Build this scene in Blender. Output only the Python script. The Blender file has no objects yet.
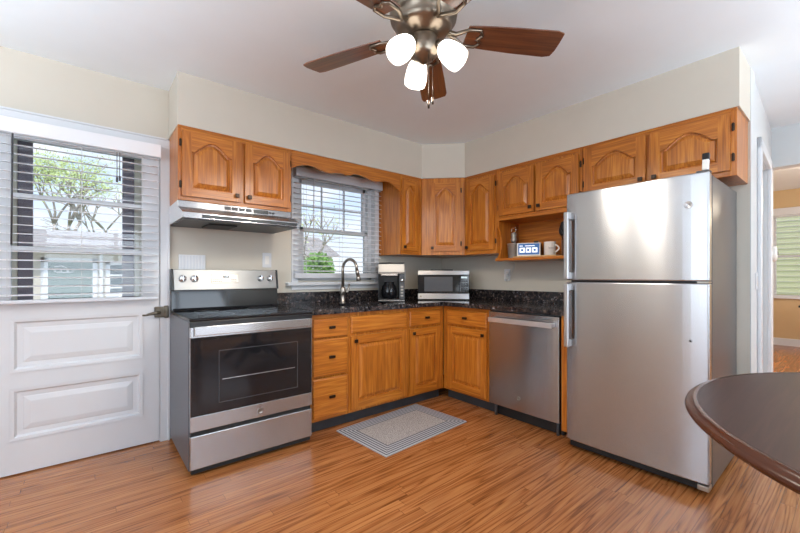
import bpy, math, random
from math import sin, cos, pi, radians, sqrt
from mathutils import Vector, Matrix
random.seed(7)
S = bpy.context.scene
COL = S.collection
# ------------------------------------------------------------------ camera
CAM = (-3.2086, -3.1101, 1.1566)
cd = bpy.data.cameras.new('camera'); cam = bpy.data.objects.new('camera', cd); COL.objects.link(cam)
cam.location = CAM; cam.rotation_euler = (pi/2, 0, -0.6901)
cd.sensor_width = 36; cd.lens = 377.66/800*36
cd.shift_y = (275.81-266.5)/800; cd.clip_start = .02
S.camera = cam
# ------------------------------------------------------------------ sky
W = bpy.data.worlds.new('sky'); S.world = W; W.use_nodes = True
wn = W.node_tree.nodes; wl = W.node_tree.links; wn.clear()
tc = wn.new('ShaderNodeTexCoord'); sp = wn.new('ShaderNodeSeparateXYZ'); wl.new(tc.outputs['Generated'], sp.inputs[0])
rp = wn.new('ShaderNodeValToRGB'); wl.new(sp.outputs[2], rp.inputs[0])
e = rp.color_ramp.elements; e[0].position = 0.0; e[0].color = (.86,.90,.96,1); e[1].position = .45; e[1].color = (.27,.46,.86,1)
m_ = rp.color_ramp.elements.new(.16); m_.color = (.62,.76,.98,1)
nz = wn.new('ShaderNodeTexNoise'); nz.inputs['Scale'].default_value = 5; nz.inputs['Detail'].default_value = 5
mp = wn.new('ShaderNodeMapping'); mp.inputs['Scale'].default_value = (1,1,2.6)
wl.new(tc.outputs['Generated'], mp.inputs[0]); wl.new(mp.outputs[0], nz.inputs['Vector'])
cr = wn.new('ShaderNodeValToRGB'); wl.new(nz.outputs[0], cr.inputs[0]); cr.color_ramp.elements[0].position = .45; cr.color_ramp.elements[1].position = .68
mx = wn.new('ShaderNodeMix'); mx.data_type = 'RGBA'; wl.new(cr.outputs[0], mx.inputs[0]); wl.new(rp.outputs[0], mx.inputs[6]); mx.inputs[7].default_value = (.95,.96,1,1)
bg = wn.new('ShaderNodeBackground'); wl.new(mx.outputs[2], bg.inputs[0]); bg.inputs[1].default_value = 1.15
wo = wn.new('ShaderNodeOutputWorld'); wl.new(bg.outputs[0], wo.inputs[0])
# ------------------------------------------------------------------ added fill lights set in made-up windows behind the camera, sun and exposure
def area(name, loc, rot, sx, sy, power, col):
    l = bpy.data.lights.new(name, 'AREA'); l.shape = 'RECTANGLE'; l.size = sx; l.size_y = sy; l.energy = power; l.color = col
    o = bpy.data.objects.new(name, l); COL.objects.link(o); o.location = loc; o.rotation_euler = rot
    return o
area('fill_light_rear', (-2.3,-5.93,1.45), (radians(135),0,0), 3.0, 1.9, 80, (.76,.88,1))
area('fill_light_side', (-6.33,-3.2,1.45), (radians(135),0,radians(-90)), 3.0, 1.9, 70, (.76,.88,1))
sl = bpy.data.lights.new('sun', 'SUN'); sl.energy = 2.6; sl.angle = radians(2); sl.color = (1,.96,.9)
so = bpy.data.objects.new('sun', sl); COL.objects.link(so); so.rotation_euler = (radians(38),0,radians(-20))
area('fill_light_dining', (3.4,-5.55,1.5), (radians(90),0,0), 2.4, 1.5, 70, (1,.97,.92))  # unseen fill light, added to brighten the dining room
S.view_settings.view_transform = 'Standard'; S.view_settings.look = 'None'
S.view_settings.gamma = 1; S.view_settings.use_curve_mapping = False
S.view_settings.exposure = 0.30
try:
    S.cycles.max_bounces = 10; S.cycles.diffuse_bounces = 6; S.cycles.glossy_bounces = 5; S.cycles.transparent_max_bounces = 24
    S.cycles.use_denoising = True; S.cycles.sample_clamp_indirect = 4
    S.cycles.caustics_reflective = False; S.cycles.caustics_refractive = False
except Exception: pass

# ================================================================== materials
def srgb(r, g, b):
    f = lambda c: (c/255/12.92) if c/255 <= .04045 else ((c/255+.055)/1.055)**2.4
    return (f(r), f(g), f(b), 1)
class NT:
    def __init__(s, name):
        s.m = bpy.data.materials.new(name); s.m.use_nodes = True; s.t = s.m.node_tree; s.n = s.t.nodes
        s.b = s.n['Principled BSDF']
    def new(s, t, **k):
        x = s.n.new(t)
        for a, v in k.items(): setattr(x, a, v)
        return x
    def link(s, a, b): s.t.links.new(a, b)
    def set(s, **k):
        for a, v in k.items(): s.b.inputs[a.replace('_', ' ')].default_value = v
    def math(s, op, a, b=None, c=None):
        x = s.new('ShaderNodeMath', operation=op)
        for i, v in enumerate((a, b, c)):
            if v is None: continue
            if isinstance(v, (int, float)): x.inputs[i].default_value = v
            else: s.link(v, x.inputs[i])
        return x.outputs[0]
    def ramp(s, fac, stops, interp='LINEAR'):
        r = s.new('ShaderNodeValToRGB'); s.link(fac, r.inputs[0]); r.color_ramp.interpolation = interp
        el = r.color_ramp.elements
        while len(el) < len(stops): el.new(.5)
        for q, (p, c) in zip(el, stops): q.position = p; q.color = c
        return r.outputs[0]
    def noise(s, vec, scale, detail=3, rough=.5, dist=0):
        x = s.new('ShaderNodeTexNoise'); x.inputs['Scale'].default_value = scale; x.inputs['Detail'].default_value = detail
        x.inputs['Roughness'].default_value = rough; x.inputs['Distortion'].default_value = dist
        if vec is not None: s.link(vec, x.inputs['Vector'])
        return x.outputs[0]
    def mapping(s, vec, scale=(1,1,1), loc=(0,0,0)):
        x = s.new('ShaderNodeMapping'); s.link(vec, x.inputs[0]); x.inputs['Scale'].default_value = scale; x.inputs['Location'].default_value = loc
        return x.outputs[0]
    def coord(s, kind='Object', rnd=False):
        c = s.new('ShaderNodeTexCoord').outputs[kind]
        if rnd:
            oi = s.new('ShaderNodeObjectInfo'); v = s.new('ShaderNodeVectorMath', operation='SCALE'); v.inputs[0].default_value = (7.3,5.1,3.7)
            s.link(oi.outputs['Random'], v.inputs['Scale']); a = s.new('ShaderNodeVectorMath', operation='ADD'); s.link(c, a.inputs[0]); s.link(v.outputs[0], a.inputs[1]); c = a.outputs[0]
        return c
    def bump(s, h, strength=.2, dist=.01):
        x = s.new('ShaderNodeBump'); x.inputs['Strength'].default_value = strength; x.inputs['Distance'].default_value = dist
        s.link(h, x.inputs['Height']); s.link(x.outputs[0], s.b.inputs['Normal'])
    def mixc(s, fac, a, b, blend='MIX'):
        x = s.new('ShaderNodeMix', data_type='RGBA', blend_type=blend)
        for i, v in ((0, fac), (6, a), (7, b)):
            if isinstance(v, (int, float, tuple)): x.inputs[i].default_value = v
            else: s.link(v, x.inputs[i])
        return x.outputs[2]
def plain(name, col, rough=.5, metal=0, noise=.03, **k):
    t = NT(name); c = t.coord()
    n = t.noise(c, 6, 3)
    lo = tuple(max(0, v*(1-noise)) for v in col[:3])+(1,); hi = tuple(min(1, v*(1+noise)) for v in col[:3])+(1,)
    t.link(t.ramp(n, [(.3, lo), (.7, hi)]), t.b.inputs['Base Color'])
    t.set(Roughness=rough, Metallic=metal)
    for a, v in k.items(): t.b.inputs[a.replace('_', ' ')].default_value = v
    return t.m
def oak(name, axis, dark, mid, light, rough=.32, fine=1.0):
    t = NT(name); c = t.coord(rnd=True)
    along = [7, 7, 7]; along[axis] = .55
    fin = [130, 130, 130]; fin[axis] = 4.5
    n = t.noise(t.mapping(c, along), 1.0, 3, .5, .3)
    bands = t.math('SINE', t.math('MULTIPLY', n, 62))
    bands = t.math('MULTIPLY_ADD', bands, .5, .5)
    bands = t.math('POWER', bands, 1.6)
    f = t.noise(t.mapping(c, fin), 1.0, 2, .6)
    big = t.noise(t.mapping(c, [v*.35 for v in along]), 1.0, 2)
    s_ = t.math('ADD', t.math('MULTIPLY', bands, .15), t.math('MULTIPLY', f, .66*fine))
    s_ = t.math('ADD', s_, t.math('MULTIPLY', big, .22))
    col = t.ramp(s_, [(.20, dark), (.50, mid), (.82, light)])
    t.link(col, t.b.inputs['Base Color'])
    t.set(Roughness=rough); t.b.inputs['Coat Weight'].default_value = .12; t.b.inputs['Coat Roughness'].default_value = .2
    t.bump(s_, .08, .001)
    return t.m
OD, OM, OL = srgb(126,66,18), srgb(182,106,32), srgb(214,142,56)
OAKZ = oak('oak_upright', 2, OD, OM, OL); OAKX = oak('oak_level', 0, OD, OM, OL)
M = {}
M['wall'] = plain('wall_paint_beige', srgb(203,196,183), .75, noise=.012)
M['wall_cool'] = plain('wall_paint_grey', srgb(206,209,210), .7, noise=.01)
M['ceiling'] = plain('ceiling_paint', srgb(236,244,249), .85, noise=.008)
M['tan'] = plain('wall_paint_tan', srgb(204,176,134), .75, noise=.015)
M['white'] = plain('white_gloss_paint', srgb(214,216,219), .35, noise=.01)
M['blind'] = plain('white_blind', srgb(236,237,240), .4, noise=.006)
t = NT('white_slat'); t.n.remove(t.b)
df = t.new('ShaderNodeBsdfDiffuse'); df.inputs[0].default_value = (.94,.95,.97,1); tl = t.new('ShaderNodeBsdfTranslucent'); tl.inputs[0].default_value = (.94,.95,.97,1)
mx = t.new('ShaderNodeMixShader'); mx.inputs[0].default_value = .45; t.link(df.outputs[0], mx.inputs[1]); t.link(tl.outputs[0], mx.inputs[2]); t.link(mx.outputs[0], t.n['Material Output'].inputs[0]); M['slat'] = t.m
M['blindgrey'] = plain('grey_white_vinyl', srgb(205,208,214), .4, noise=.006)
M['cord'] = plain('cord', srgb(210,210,210), .7)
M['black'] = plain('black_plastic', (.012,.012,.013,1), .3)
M['blackmat'] = plain('matt_black', (.01,.01,.01,1), .6)
M['darkgrey'] = plain('dark_grey_paint', (.06,.06,.065,1), .45)
M['sidegrey'] = plain('grey_side_paint', srgb(80,81,84), .32, .35)
M['stoveside'] = plain('grey_enamel', srgb(96,98,104), .35, .2)
M['bronze'] = plain('dark_bronze', srgb(52,40,32), .35, .7)
M['antique'] = plain('antique_brass_latch', srgb(92,84,72), .4, .6)
M['nickel'] = plain('brushed_nickel', srgb(168,160,150), .28, .95)
M['fanmetal'] = plain('antique_nickel', srgb(134,122,108), .3, .95)
M['chrome'] = plain('chrome', (.75,.75,.76,1), .12, 1)
M['filter'] = plain('hood_underside', (.045,.045,.05,1), .4, .5)
M['rubber'] = plain('rubber', (.02,.02,.02,1), .7)
M['ceramic'] = plain('white_ceramic', srgb(236,234,230), .2)
M['kick'] = None
# brushed steel
def steel(name, axis, col=(.46,.46,.47,1), rough=.22, an=.6):
    t = NT(name); c = t.coord(rnd=True); sc = [900,900,900]; sc[axis] = 5
    n = t.noise(t.mapping(c, sc), 1, 2); n2 = t.noise(t.mapping(c, (1,1,.35)), 2.6, 1)
    t.set(Metallic=1.0, Base_Color=col)
    t.b.inputs['Roughness'].default_value = rough*1.15
    t.b.inputs['Anisotropic'].default_value = .9
    cv = t.new('ShaderNodeCombineXYZ'); cv.inputs[2].default_value = 1; t.link(cv.outputs[0], t.b.inputs['Tangent'])
    t.bump(n2, .10, .004)
    return t.m
M['steel'] = steel('brushed_steel_level', 0); M['steelv'] = steel('brushed_steel_upright', 2)
M['barsteel'] = plain('polished_bar_steel', (.80,.80,.82,1), .32, .85, noise=.01); M['steelsoft'] = steel('satin_panel_steel', 0, (.50,.49,.47,1), .38); M['steelhi'] = steel('satin_steel', 0, (.54,.54,.55,1), .24)
# granite
t = NT('dark_granite'); c = t.coord()
v = t.new('ShaderNodeTexVoronoi'); v.inputs['Scale'].default_value = 75; t.link(c, v.inputs['Vector'])
sepc = t.new('ShaderNodeSeparateColor'); t.link(v.outputs['Color'], sepc.inputs[0])
n = t.noise(c, 38, 4, .65)
base = t.ramp(n, [(.35, (.006,.006,.009,1)), (.55, (.03,.026,.026,1)), (.68, (.12,.085,.065,1)), (.8, (.30,.26,.24,1))])
spk = t.ramp(sepc.outputs[0], [(.80, (0,0,0,1)), (.86, (1,1,1,1))])
n3 = t.noise(c, 14, 3)
spk2 = t.math('MULTIPLY', spk, t.ramp(n3, [(.42, (0,0,0,1)), (.6, (1,1,1,1))]))
t.link(t.mixc(spk2, base, t.ramp(sepc.outputs[1], [(0, (.09,.05,.04,1)), (.6, (.18,.13,.12,1)), (1, (.30,.30,.33,1))])), t.b.inputs['Base Color'])
t.set(Roughness=.13); M['granite'] = t.m; M['kick'] = plain('dark_kick_board', srgb(54,58,62), .5, noise=.25)
# cooktop / oven glass
M['glassblack'] = plain('black_ceramic_glass', (.012,.012,.014,1), .06, noise=0)
def glass(name, tint=(.97,.98,.98,1), refl=.08):
    t = NT(name); t.n.remove(t.b)
    tr = t.new('ShaderNodeBsdfTransparent'); tr.inputs[0].default_value = tint
    gl = t.new('ShaderNodeBsdfGlossy'); gl.inputs['Roughness'].default_value = .02
    fr = t.new('ShaderNodeFresnel'); fr.inputs[0].default_value = 1.45
    mx = t.new('ShaderNodeMixShader'); t.link(fr.outputs[0], mx.inputs[0]); t.link(tr.outputs[0], mx.inputs[1]); t.link(gl.outputs[0], mx.inputs[2])
    t.link(mx.outputs[0], t.n['Material Output'].inputs[0]); return t.m
M['glass'] = glass('window_glass'); M['ovenglass'] = glass('tinted_oven_glass', (.30,.28,.28,1))
def emit(name, col, st, base=None):
    t = NT(name); t.set(Base_Color=base or col, Roughness=.3); t.b.inputs['Emission Color'].default_value = col; t.b.inputs['Emission Strength'].default_value = st
    return t.m
M['shade'] = emit('lit_frosted_glass', (1,.93,.82,1), 3.2, (1,.97,.92,1))
# floor
t = NT('oak_strip_floor'); c = t.coord('Object')
sep = t.new('ShaderNodeSeparateXYZ'); t.link(c, sep.inputs[0]); X, Y = sep.outputs[0], sep.outputs[1]
PW = .0572
rowf = t.math('DIVIDE', Y, PW); row = t.math('FLOOR', rowf)
wnz = t.new('ShaderNodeTexWhiteNoise', noise_dimensions='1D'); t.link(row, wnz.inputs['W'])
xs = t.math('ADD', t.math('DIVIDE', X, 1.05), t.math('MULTIPLY', wnz.outputs[0], 9.7)); colx = t.math('FLOOR', xs)
cmb = t.new('ShaderNodeCombineXYZ'); t.link(row, cmb.inputs[0]); t.link(colx, cmb.inputs[1])
wn2 = t.new('ShaderNodeTexWhiteNoise', noise_dimensions='3D'); t.link(cmb.outputs[0], wn2.inputs['Vector'])
off = t.new('ShaderNodeVectorMath', operation='SCALE'); t.link(wn2.outputs['Color'], off.inputs[0]); off.inputs['Scale'].default_value = 30
ad = t.new('ShaderNodeVectorMath', operation='ADD'); t.link(c, ad.inputs[0]); t.link(off.outputs[0], ad.inputs[1])
g = t.noise(t.mapping(ad.outputs[0], (.55, 13, 1)), 1, 2, .45, .15)
bands = t.math('POWER', t.math('MULTIPLY_ADD', t.math('SINE', t.math('MULTIPLY', g, 60)), .5, .5), .6)
f = t.noise(t.mapping(ad.outputs[0], (5, 150, 1)), 1, 2, .6)
gg = t.math('ADD', t.math('MULTIPLY', bands, .34), t.math('MULTIPLY', f, .66))
col = t.ramp(gg, [(.22, srgb(108,58,26)), (.46, srgb(166,101,54)), (.82, srgb(196,132,78))])
tone = t.ramp(wn2.outputs[0], [(0, (.84,.80,.76,1)), (.5, (.95,.94,.93,1)), (1, (1.0,1.0,1.0,1))])
col = t.mixc(1.0, col, tone, 'MULTIPLY')
fy = t.math('FRACT', rowf); fx_ = t.math('FRACT', xs)
seam = t.math('MAXIMUM', t.math('LESS_THAN', fy, .035), t.math('LESS_THAN', fx_, .0022))
col = t.mixc(t.math('MULTIPLY', seam, .7), col, srgb(70,36,16))
t.link(col, t.b.inputs['Base Color']); t.set(Roughness=.27); t.b.inputs['Coat Weight'].default_value = .3; t.b.inputs['Coat Roughness'].default_value = .16
t.bump(t.math('SUBTRACT', t.math('MULTIPLY', gg, .3), seam), .10, .002); M['floor'] = t.m
# mahogany table, walnut blades
M['mahog'] = oak('dark_mahogany', 0, srgb(48,27,21), srgb(66,40,32), srgb(84,54,44), .42, .5); M['mahog'].node_tree.nodes['Principled BSDF'].inputs['Coat Weight'].default_value = 0; M['mahog'].node_tree.nodes['Principled BSDF'].inputs['Specular IOR Level'].default_value = .3
M['rim'] = plain('mahogany_rim', srgb(74,40,26), .22, noise=.1)
M['walnut'] = oak('walnut_blade', 0, srgb(78,42,26), srgb(118,70,42), srgb(150,94,58), .3, .7)
M['walnut'].node_tree.nodes['Principled BSDF'].inputs['Coat Weight'].default_value = .9; M['walnut'].node_tree.nodes['Principled BSDF'].inputs['Coat Roughness'].default_value = .25
M['espresso'] = plain('espresso_wood', srgb(34,22,18), .35)
# mat
t = NT('woven_mat'); c = t.coord(); sep = t.new('ShaderNodeSeparateXYZ'); t.link(c, sep.inputs[0])
dx = t.math('SUBTRACT', .425, t.math('ABSOLUTE', sep.outputs[0])); dy = t.math('SUBTRACT', .28, t.math('ABSOLUTE', sep.outputs[1]))
d = t.math('MINIMUM', dx, dy)
st = t.math('MULTIPLY_ADD', t.math('SINE', t.math('MULTIPLY', d, 2*pi/.0225)), .5, .5)
wv = t.noise(c, 140, 2, .8)
stripe = t.ramp(st, [(.4, srgb(92,96,106)), (.6, srgb(186,186,188))])
cen = t.ramp(wv, [(.35, srgb(122,118,116)), (.6, srgb(196,190,184))])
cc = t.mixc(t.math('GREATER_THAN', d, .112), stripe, cen)
cc = t.mixc(.25, cc, t.ramp(wv, [(.3, (.25,.25,.25,1)), (.7, (.75,.75,.75,1))]), 'OVERLAY')
t.link(cc, t.b.inputs['Base Color']); t.set(Roughness=.95); t.bump(t.math('ADD', wv, st), .5, .004); M['mat'] = t.m
# outdoors
M['siding'] = plain('cream_siding', srgb(214,208,196), .7)
M['roof'] = plain('shingle_roof', srgb(168,160,154), .9, noise=.25)
M['garage'] = plain('green_grey_garage_door', srgb(104,122,118), .6)
M['grass'] = plain('lawn', srgb(150,164,112), .95, noise=.25)
M['drive'] = plain('concrete', srgb(196,194,188), .9, noise=.06)
M['bark'] = plain('bark', srgb(176,166,156), .9, noise=.2)
M['leaf'] = plain('spring_leaves', srgb(206,220,150), .8, noise=.3)
M['bush'] = plain('evergreen_leaves', srgb(132,172,92), .8, noise=.35)
M['brown'] = plain('dark_brown_frame', srgb(112,104,120), .5)
M['cream'] = plain('cream_frame', srgb(226,220,206), .5)
M['paneglass'] = plain('dark_window_glass', srgb(70,84,92), .1)
M['woodlt'] = oak('pale_board', 0, srgb(170,130,84), srgb(206,170,120), srgb(226,194,148), .5)
M['tin'] = plain('galvanised_tin', srgb(168,166,160), .45, .6, noise=.08)

# ================================================================== mesh building
class MB:
    def __init__(s): s.v = []; s.f = []; s.mi = []; s.sm = []
    def add(s, vs, fs, mi=0, smooth=False):
        o = len(s.v); s.v += [tuple(v) for v in vs]
        for f in fs: s.f.append(tuple(i+o for i in f)); s.mi.append(mi); s.sm.append(smooth)
        return s
    def box(s, x0, x1, y0, y1, z0, z1, mi=0, M=None):
        vs = [(x,y,z) for z in (z0,z1) for x,y in ((x0,y0),(x1,y0),(x1,y1),(x0,y1))]
        if M is not None: vs = [M @ Vector(v) for v in vs]
        return s.add(vs, [(0,3,2,1),(4,5,6,7),(0,1,5,4),(1,2,6,5),(2,3,7,6),(3,0,4,7)], mi)
    def prism(s, pts, a0, a1, axis='z', mi=0, smooth=False):
        """pts 2D polygon extruded along axis. axis z: (x,y); axis x: (y,z); axis y: (x,z)"""
        def P(p, a): return {'z': (p[0],p[1],a), 'x': (a,p[0],p[1]), 'y': (p[0],a,p[1])}[axis]
        n = len(pts); vs = [P(p,a0) for p in pts]+[P(p,a1) for p in pts]
        s.add(vs, [tuple(range(n)), tuple(range(2*n-1, n-1, -1))], mi)
        o = len(s.v)-2*n
        for i in range(n):
            j = (i+1) % n; s.f.append((o+i, o+n+i, o+n+j, o+j)); s.mi.append(mi); s.sm.append(smooth)
        return s
    def lathe(s, prof, n=24, M=None, mi=0, cap=True, smooth=True):
        vs = []; fs = []
        for r, z in prof:
            for k in range(n):
                a = 2*pi*k/n; vs.append((r*cos(a), r*sin(a), z))
        for i in range(len(prof)-1):
            for k in range(n):
                k2 = (k+1) % n; fs.append((i*n+k, i*n+k2, (i+1)*n+k2, (i+1)*n+k))
        if M is not None: vs = [M @ Vector(v) for v in vs]
        s.add(vs, fs, mi, smooth)
        o = len(s.v)-len(vs)
        if cap:
            s.f.append(tuple(o+k for k in range(n-1,-1,-1))); s.mi.append(mi); s.sm.append(False)
            L = (len(prof)-1)*n; s.f.append(tuple(o+L+k for k in range(n))); s.mi.append(mi); s.sm.append(False)
        return s
    def cyl(s, p0, p1, r0, r1=None, n=16, mi=0, cap=True):
        r1 = r0 if r1 is None else r1
        p0 = Vector(p0); p1 = Vector(p1); d = p1-p0; q = d.to_track_quat('Z', 'Y').to_matrix().to_4x4(); q.translation = p0
        return s.lathe([(r0,0),(r1,d.length)], n, q, mi, cap)
    def tube(s, path, r, n=10, mi=0, closed=False):
        path = [Vector(p) for p in path]; L = len(path); vs = []; fs = []
        rr = r if isinstance(r, (list, tuple)) else [r]*L
        up = None
        for i, p in enumerate(path):
            if closed: d = path[(i+1)%L]-path[i-1]
            else: d = path[min(i+1,L-1)]-path[max(i-1,0)]
            d.normalize()
            if up is None:
                up = Vector((0,0,1)) if abs(d.z) < .9 else Vector((1,0,0))
            a = d.cross(up).normalized(); b = a.cross(d).normalized(); up = b
            for k in range(n):
                t = 2*pi*k/n; vs.append(p+a*cos(t)*rr[i]+b*sin(t)*rr[i])
        R = L if closed else L-1
        for i in range(R):
            j = (i+1) % L
            for k in range(n):
                k2 = (k+1)%n; fs.append((i*n+k, i*n+k2, j*n+k2, j*n+k))
        s.add(vs, fs, mi, True)
        o = len(s.v)-len(vs)
        if not closed:
            s.f.append(tuple(o+k for k in range(n-1,-1,-1))); s.mi.append(mi); s.sm.append(False)
            s.f.append(tuple(o+(L-1)*n+k for k in range(n))); s.mi.append(mi); s.sm.append(False)
        return s
    def rings(s, rings, mi=0, cap=True, smooth=False):
        n = len(rings[0]); vs = [p for r in rings for p in r]; fs = []
        for i in range(len(rings)-1):
            for k in range(n):
                k2 = (k+1)%n; fs.append((i*n+k, i*n+k2, (i+1)*n+k2, (i+1)*n+k))
        s.add(vs, fs, mi, smooth)
        o = len(s.v)-len(vs)
        if cap: s.f.append(tuple(o+(len(rings)-1)*n+k for k in range(n))); s.mi.append(mi); s.sm.append(False)
        return s
    def build(s, name, mats, parent=None, bevel=0, loc=None, segs=2):
        me = bpy.data.meshes.new(name); me.from_pydata(s.v, [], s.f); me.update()
        for m in (mats if isinstance(mats, (list, tuple)) else [mats]): me.materials.append(m)
        me.polygons.foreach_set('material_index', s.mi); me.polygons.foreach_set('use_smooth', s.sm)
        import bmesh
        b = bmesh.new(); b.from_mesh(me); bmesh.ops.recalc_face_normals(b, faces=b.faces); b.to_mesh(me); b.free()
        o = bpy.data.objects.new(name, me); COL.objects.link(o)
        if parent: o.parent = parent
        if loc: o.location = loc
        if bevel:
            md = o.modifiers.new('bevel', 'BEVEL'); md.width = bevel; md.segments = segs; md.limit_method = 'ANGLE'; md.angle_limit = radians(50); md.harden_normals = False
        return o
def tag(o, label, cat, group=None):
    o['label'] = label; o['category'] = cat
    if group: o['group'] = group
    return o
def thing(name, label, cat, loc=(0,0,0), rz=0, group=None):
    o = bpy.data.objects.new(name, None); COL.objects.link(o); o.location = loc; o.rotation_euler = (0,0,rz); o.empty_display_size = .05
    return tag(o, label, cat, group)
def struct(o): o['kind'] = 'structure'; return o
def bx(name, x0, x1, y0, y1, z0, z1, mat, parent=None, bevel=0): return MB().box(x0,x1,y0,y1,z0,z1).build(name, mat, parent, bevel)
def mesh_text(txt, size, depth, mat, name, parent, mtx):
    cu = bpy.data.curves.new(name, 'FONT'); cu.body = txt; cu.size = size; cu.extrude = depth; cu.align_x = 'CENTER'; cu.align_y = 'CENTER'
    tmp = bpy.data.objects.new('t', cu); COL.objects.link(tmp)
    dg = bpy.context.evaluated_depsgraph_get(); me = bpy.data.meshes.new_from_object(tmp.evaluated_get(dg))
    bpy.data.objects.remove(tmp); me.transform(mtx); me.materials.clear(); me.materials.append(mat)
    o = bpy.data.objects.new(name, me); COL.objects.link(o); o.parent = parent; return o

H = 2.467; HS = 2.128
# ================================================================== structure
struct(bx('floor', -6.6, 6, -6.2, .12, -.1, 0, M['floor']))
struct(bx('ceiling', -6.6, 1.56, -6.2, .14, H, H+.12, M['ceiling']))
struct(bx('ceiling_dining', 1.62, 6, -6.2, -.9, 2.58, 2.7, M['ceiling']))
# wall A (back) with openings: door x -3.67..-2.82 z<2.052 ; window x -1.80..-.99 z 1.12..2.03
DX0, DX1, DZ = -3.668, -2.821, 2.052
WX0, WX1, WZ0, WZ1 = -1.80, -.98, 1.115, 2.06
b = MB(); Y0, Y1 = 0, .14
b.box(-6.6, DX0, Y0, Y1, 0, H).box(DX0, DX1, Y0, Y1, DZ, H).box(DX1, WX0, Y0, Y1, 0, H).box(WX0, WX1, Y0, Y1, 0, WZ0).box(WX0, WX1, Y0, Y1, WZ1, H).box(WX1, .14, Y0, Y1, 0, H)
struct(b.build('wall_back', M['wall']))
struct(bx('wall_right', 0, .14, -2.68, 0, 0, H, M['wall']))
# hall wall with a closed door, plane slightly off square
b = MB(); hx = lambda x: -2.681+(x)*.0405
def hw(x0, x1, z0, z1): b.prism([(x0, hx(x0)), (x1, hx(x1)), (x1, hx(x1)+.12), (x0, hx(x0)+.12)], z0, z1)
hw(.14, .45, 0, H); hw(.45, 1.15, 2.04, H); hw(1.15, 1.5, 0, H)
b.box(-.001, .14, -2.685, -2.68, 0, H)
struct(b.build('wall_hall', M['wall_cool']))
b = MB().box(1.5, 1.62, -2.62, -.8, 0, H).box(1.5, 1.62, -4.3, -2.62, 2.12, 2.6).box(1.5, 1.62, -6.2, -4.3, 0, 2.6)
struct(b.build('wall_east', M['wall_cool']))
struct(MB().box(5.7, 5.82, -6.2, -3.75, 0, 2.7).box(5.7, 5.82, -3.75, -2.2, 0, .84).box(5.7, 5.82, -3.75, -2.2, 2.16, 2.7).box(5.7, 5.82, -2.2, -.9, 0, 2.7).build('wall_dining_far', M['tan']))
struct(bx('wall_dining_side', 1.62, 5.82, -.92, -.8, 0, 2.7, M['tan']))
struct(MB().box(1.62, 2.2, -5.75, -5.63, 0, 2.7).box(4.6, 5.7, -5.75, -5.63, 0, 2.7).box(2.2, 4.6, -5.75, -5.63, 0, .75).box(2.2, 4.6, -5.75, -5.63, 2.25, 2.7).build('wall_dining_rear', M['tan']))
struct(MB().box(-6.6, -6.4, -6.2, -4.7, 0, H).box(-6.6, -6.4, -1.7, 0, 0, H).box(-6.6, -6.4, -4.7, -1.7, 0, .5).box(-6.6, -6.4, -4.7, -1.7, 2.4, H).build('wall_left', M['wall']))
struct(MB().box(-6.6, -3.8, -6.2, -6.0, 0, H).box(-.8, 1.62, -6.2, -6.0, 0, H).box(-3.8, -.8, -6.2, -6.0, 0, .5).box(-3.8, -.8, -6.2, -6.0, 2.4, H).build('wall_rear', M['wall']))
# soffit above cabinets (outer edge -.342, diagonal in the corner)
sof = [(-2.768,0), (-2.768,-.342), (-.642,-.342), (-.342,-.642), (-.342,-2.681), (0,-2.681), (0,0)]
struct(MB().prism(sof, HS, H).build('wall_soffit', M['wall']))
# baseboards
struct(MB().box(5.68, 5.7, -5.6, -1, 0, .12).build('baseboard_dining', M['white'], bevel=.004))
struct(MB().box(-6.38, DX0-.1, -.015, 0, 0, .1).build('baseboard_back', M['white'], bevel=.004))

# ---------------- door_1 (half-lite, with blind) and casing
b = MB(); cz = 2.118
b.box(DX1, DX1+.056, -.018, .0, 0, cz).box(DX0-.056, DX0, -.018, 0, 0, cz).box(DX0-.056, DX1+.056, -.019, 0, DZ, cz)
b.box(DX1+.044, DX1+.056, -.028, 0, 0, cz).box(DX0-.056, DX1+.056, -.028, 0, cz-.012, cz)
b.box(DX1-.004, DX1, .0, .14, 0, DZ).box(DX0, DX0+.004, 0, .14, 0, DZ).box(DX0, DX1, 0, .14, DZ-.004, DZ)
struct(b.build('trim_1', M['white'], bevel=.003))
d1 = bpy.data.objects.new('door_1', None); COL.objects.link(d1); struct(d1); d1.location = (0,0,0)
GX0, GX1, GZ0, GZ1 = -3.553, -2.925, 1.0, 1.955
b = MB(); a0, a1 = DX0+.006, DX1-.006; f0, f1 = -.004, .04
b.box(a0, GX0, f0, f1, .008, 2.044).box(GX1, a1, f0, f1, .008, 2.044).box(GX0, GX1, f0, f1, GZ1, 2.044)
px0, px1 = -3.548, -2.942
b.box(GX0, GX1, f0, f1, .903, GZ0).box(GX0, GX1, f0, f1, .50, .60).box(GX0, GX1, f0, f1, .008, .205)
b.box(GX0, GX1, f0+.016, f1, .205, .50).box(GX0, GX1, f0+.016, f1, .60, .903)
for z0, z1 in ((.205,.50),(.60,.903)):
    def ring(i, y): return [(GX0+i, y, z0+i), (GX1-i, y, z0+i), (GX1-i, y, z1-i), (GX0+i, y, z1-i)]
    b.rings([ring(-.004, f0-.006), ring(.014, f0-.004), ring(.024, f0+.008), ring(.05, f0+.010), ring(.055,f0+.008), ring(.082, f0+.003)])
b.build('door_panel_frame', M['white'], d1)
b = MB()
for z in (1.318, 1.628): b.box(GX0, GX1, .0, .034, z-.013, z+.013)
b.build('muntin', M['white'], d1, .003)
bx('glass_pane', GX0, GX1, .014, .018, GZ0, GZ1, M['glass'], d1)
b = MB(); b.box(-2.856, -2.778, -.032, -.004, .868, .942).box(-2.80, -2.772, -.036, -.004, .862, .948)
lk = b.build('rim_lock', M['antique'], d1, .006)
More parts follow.
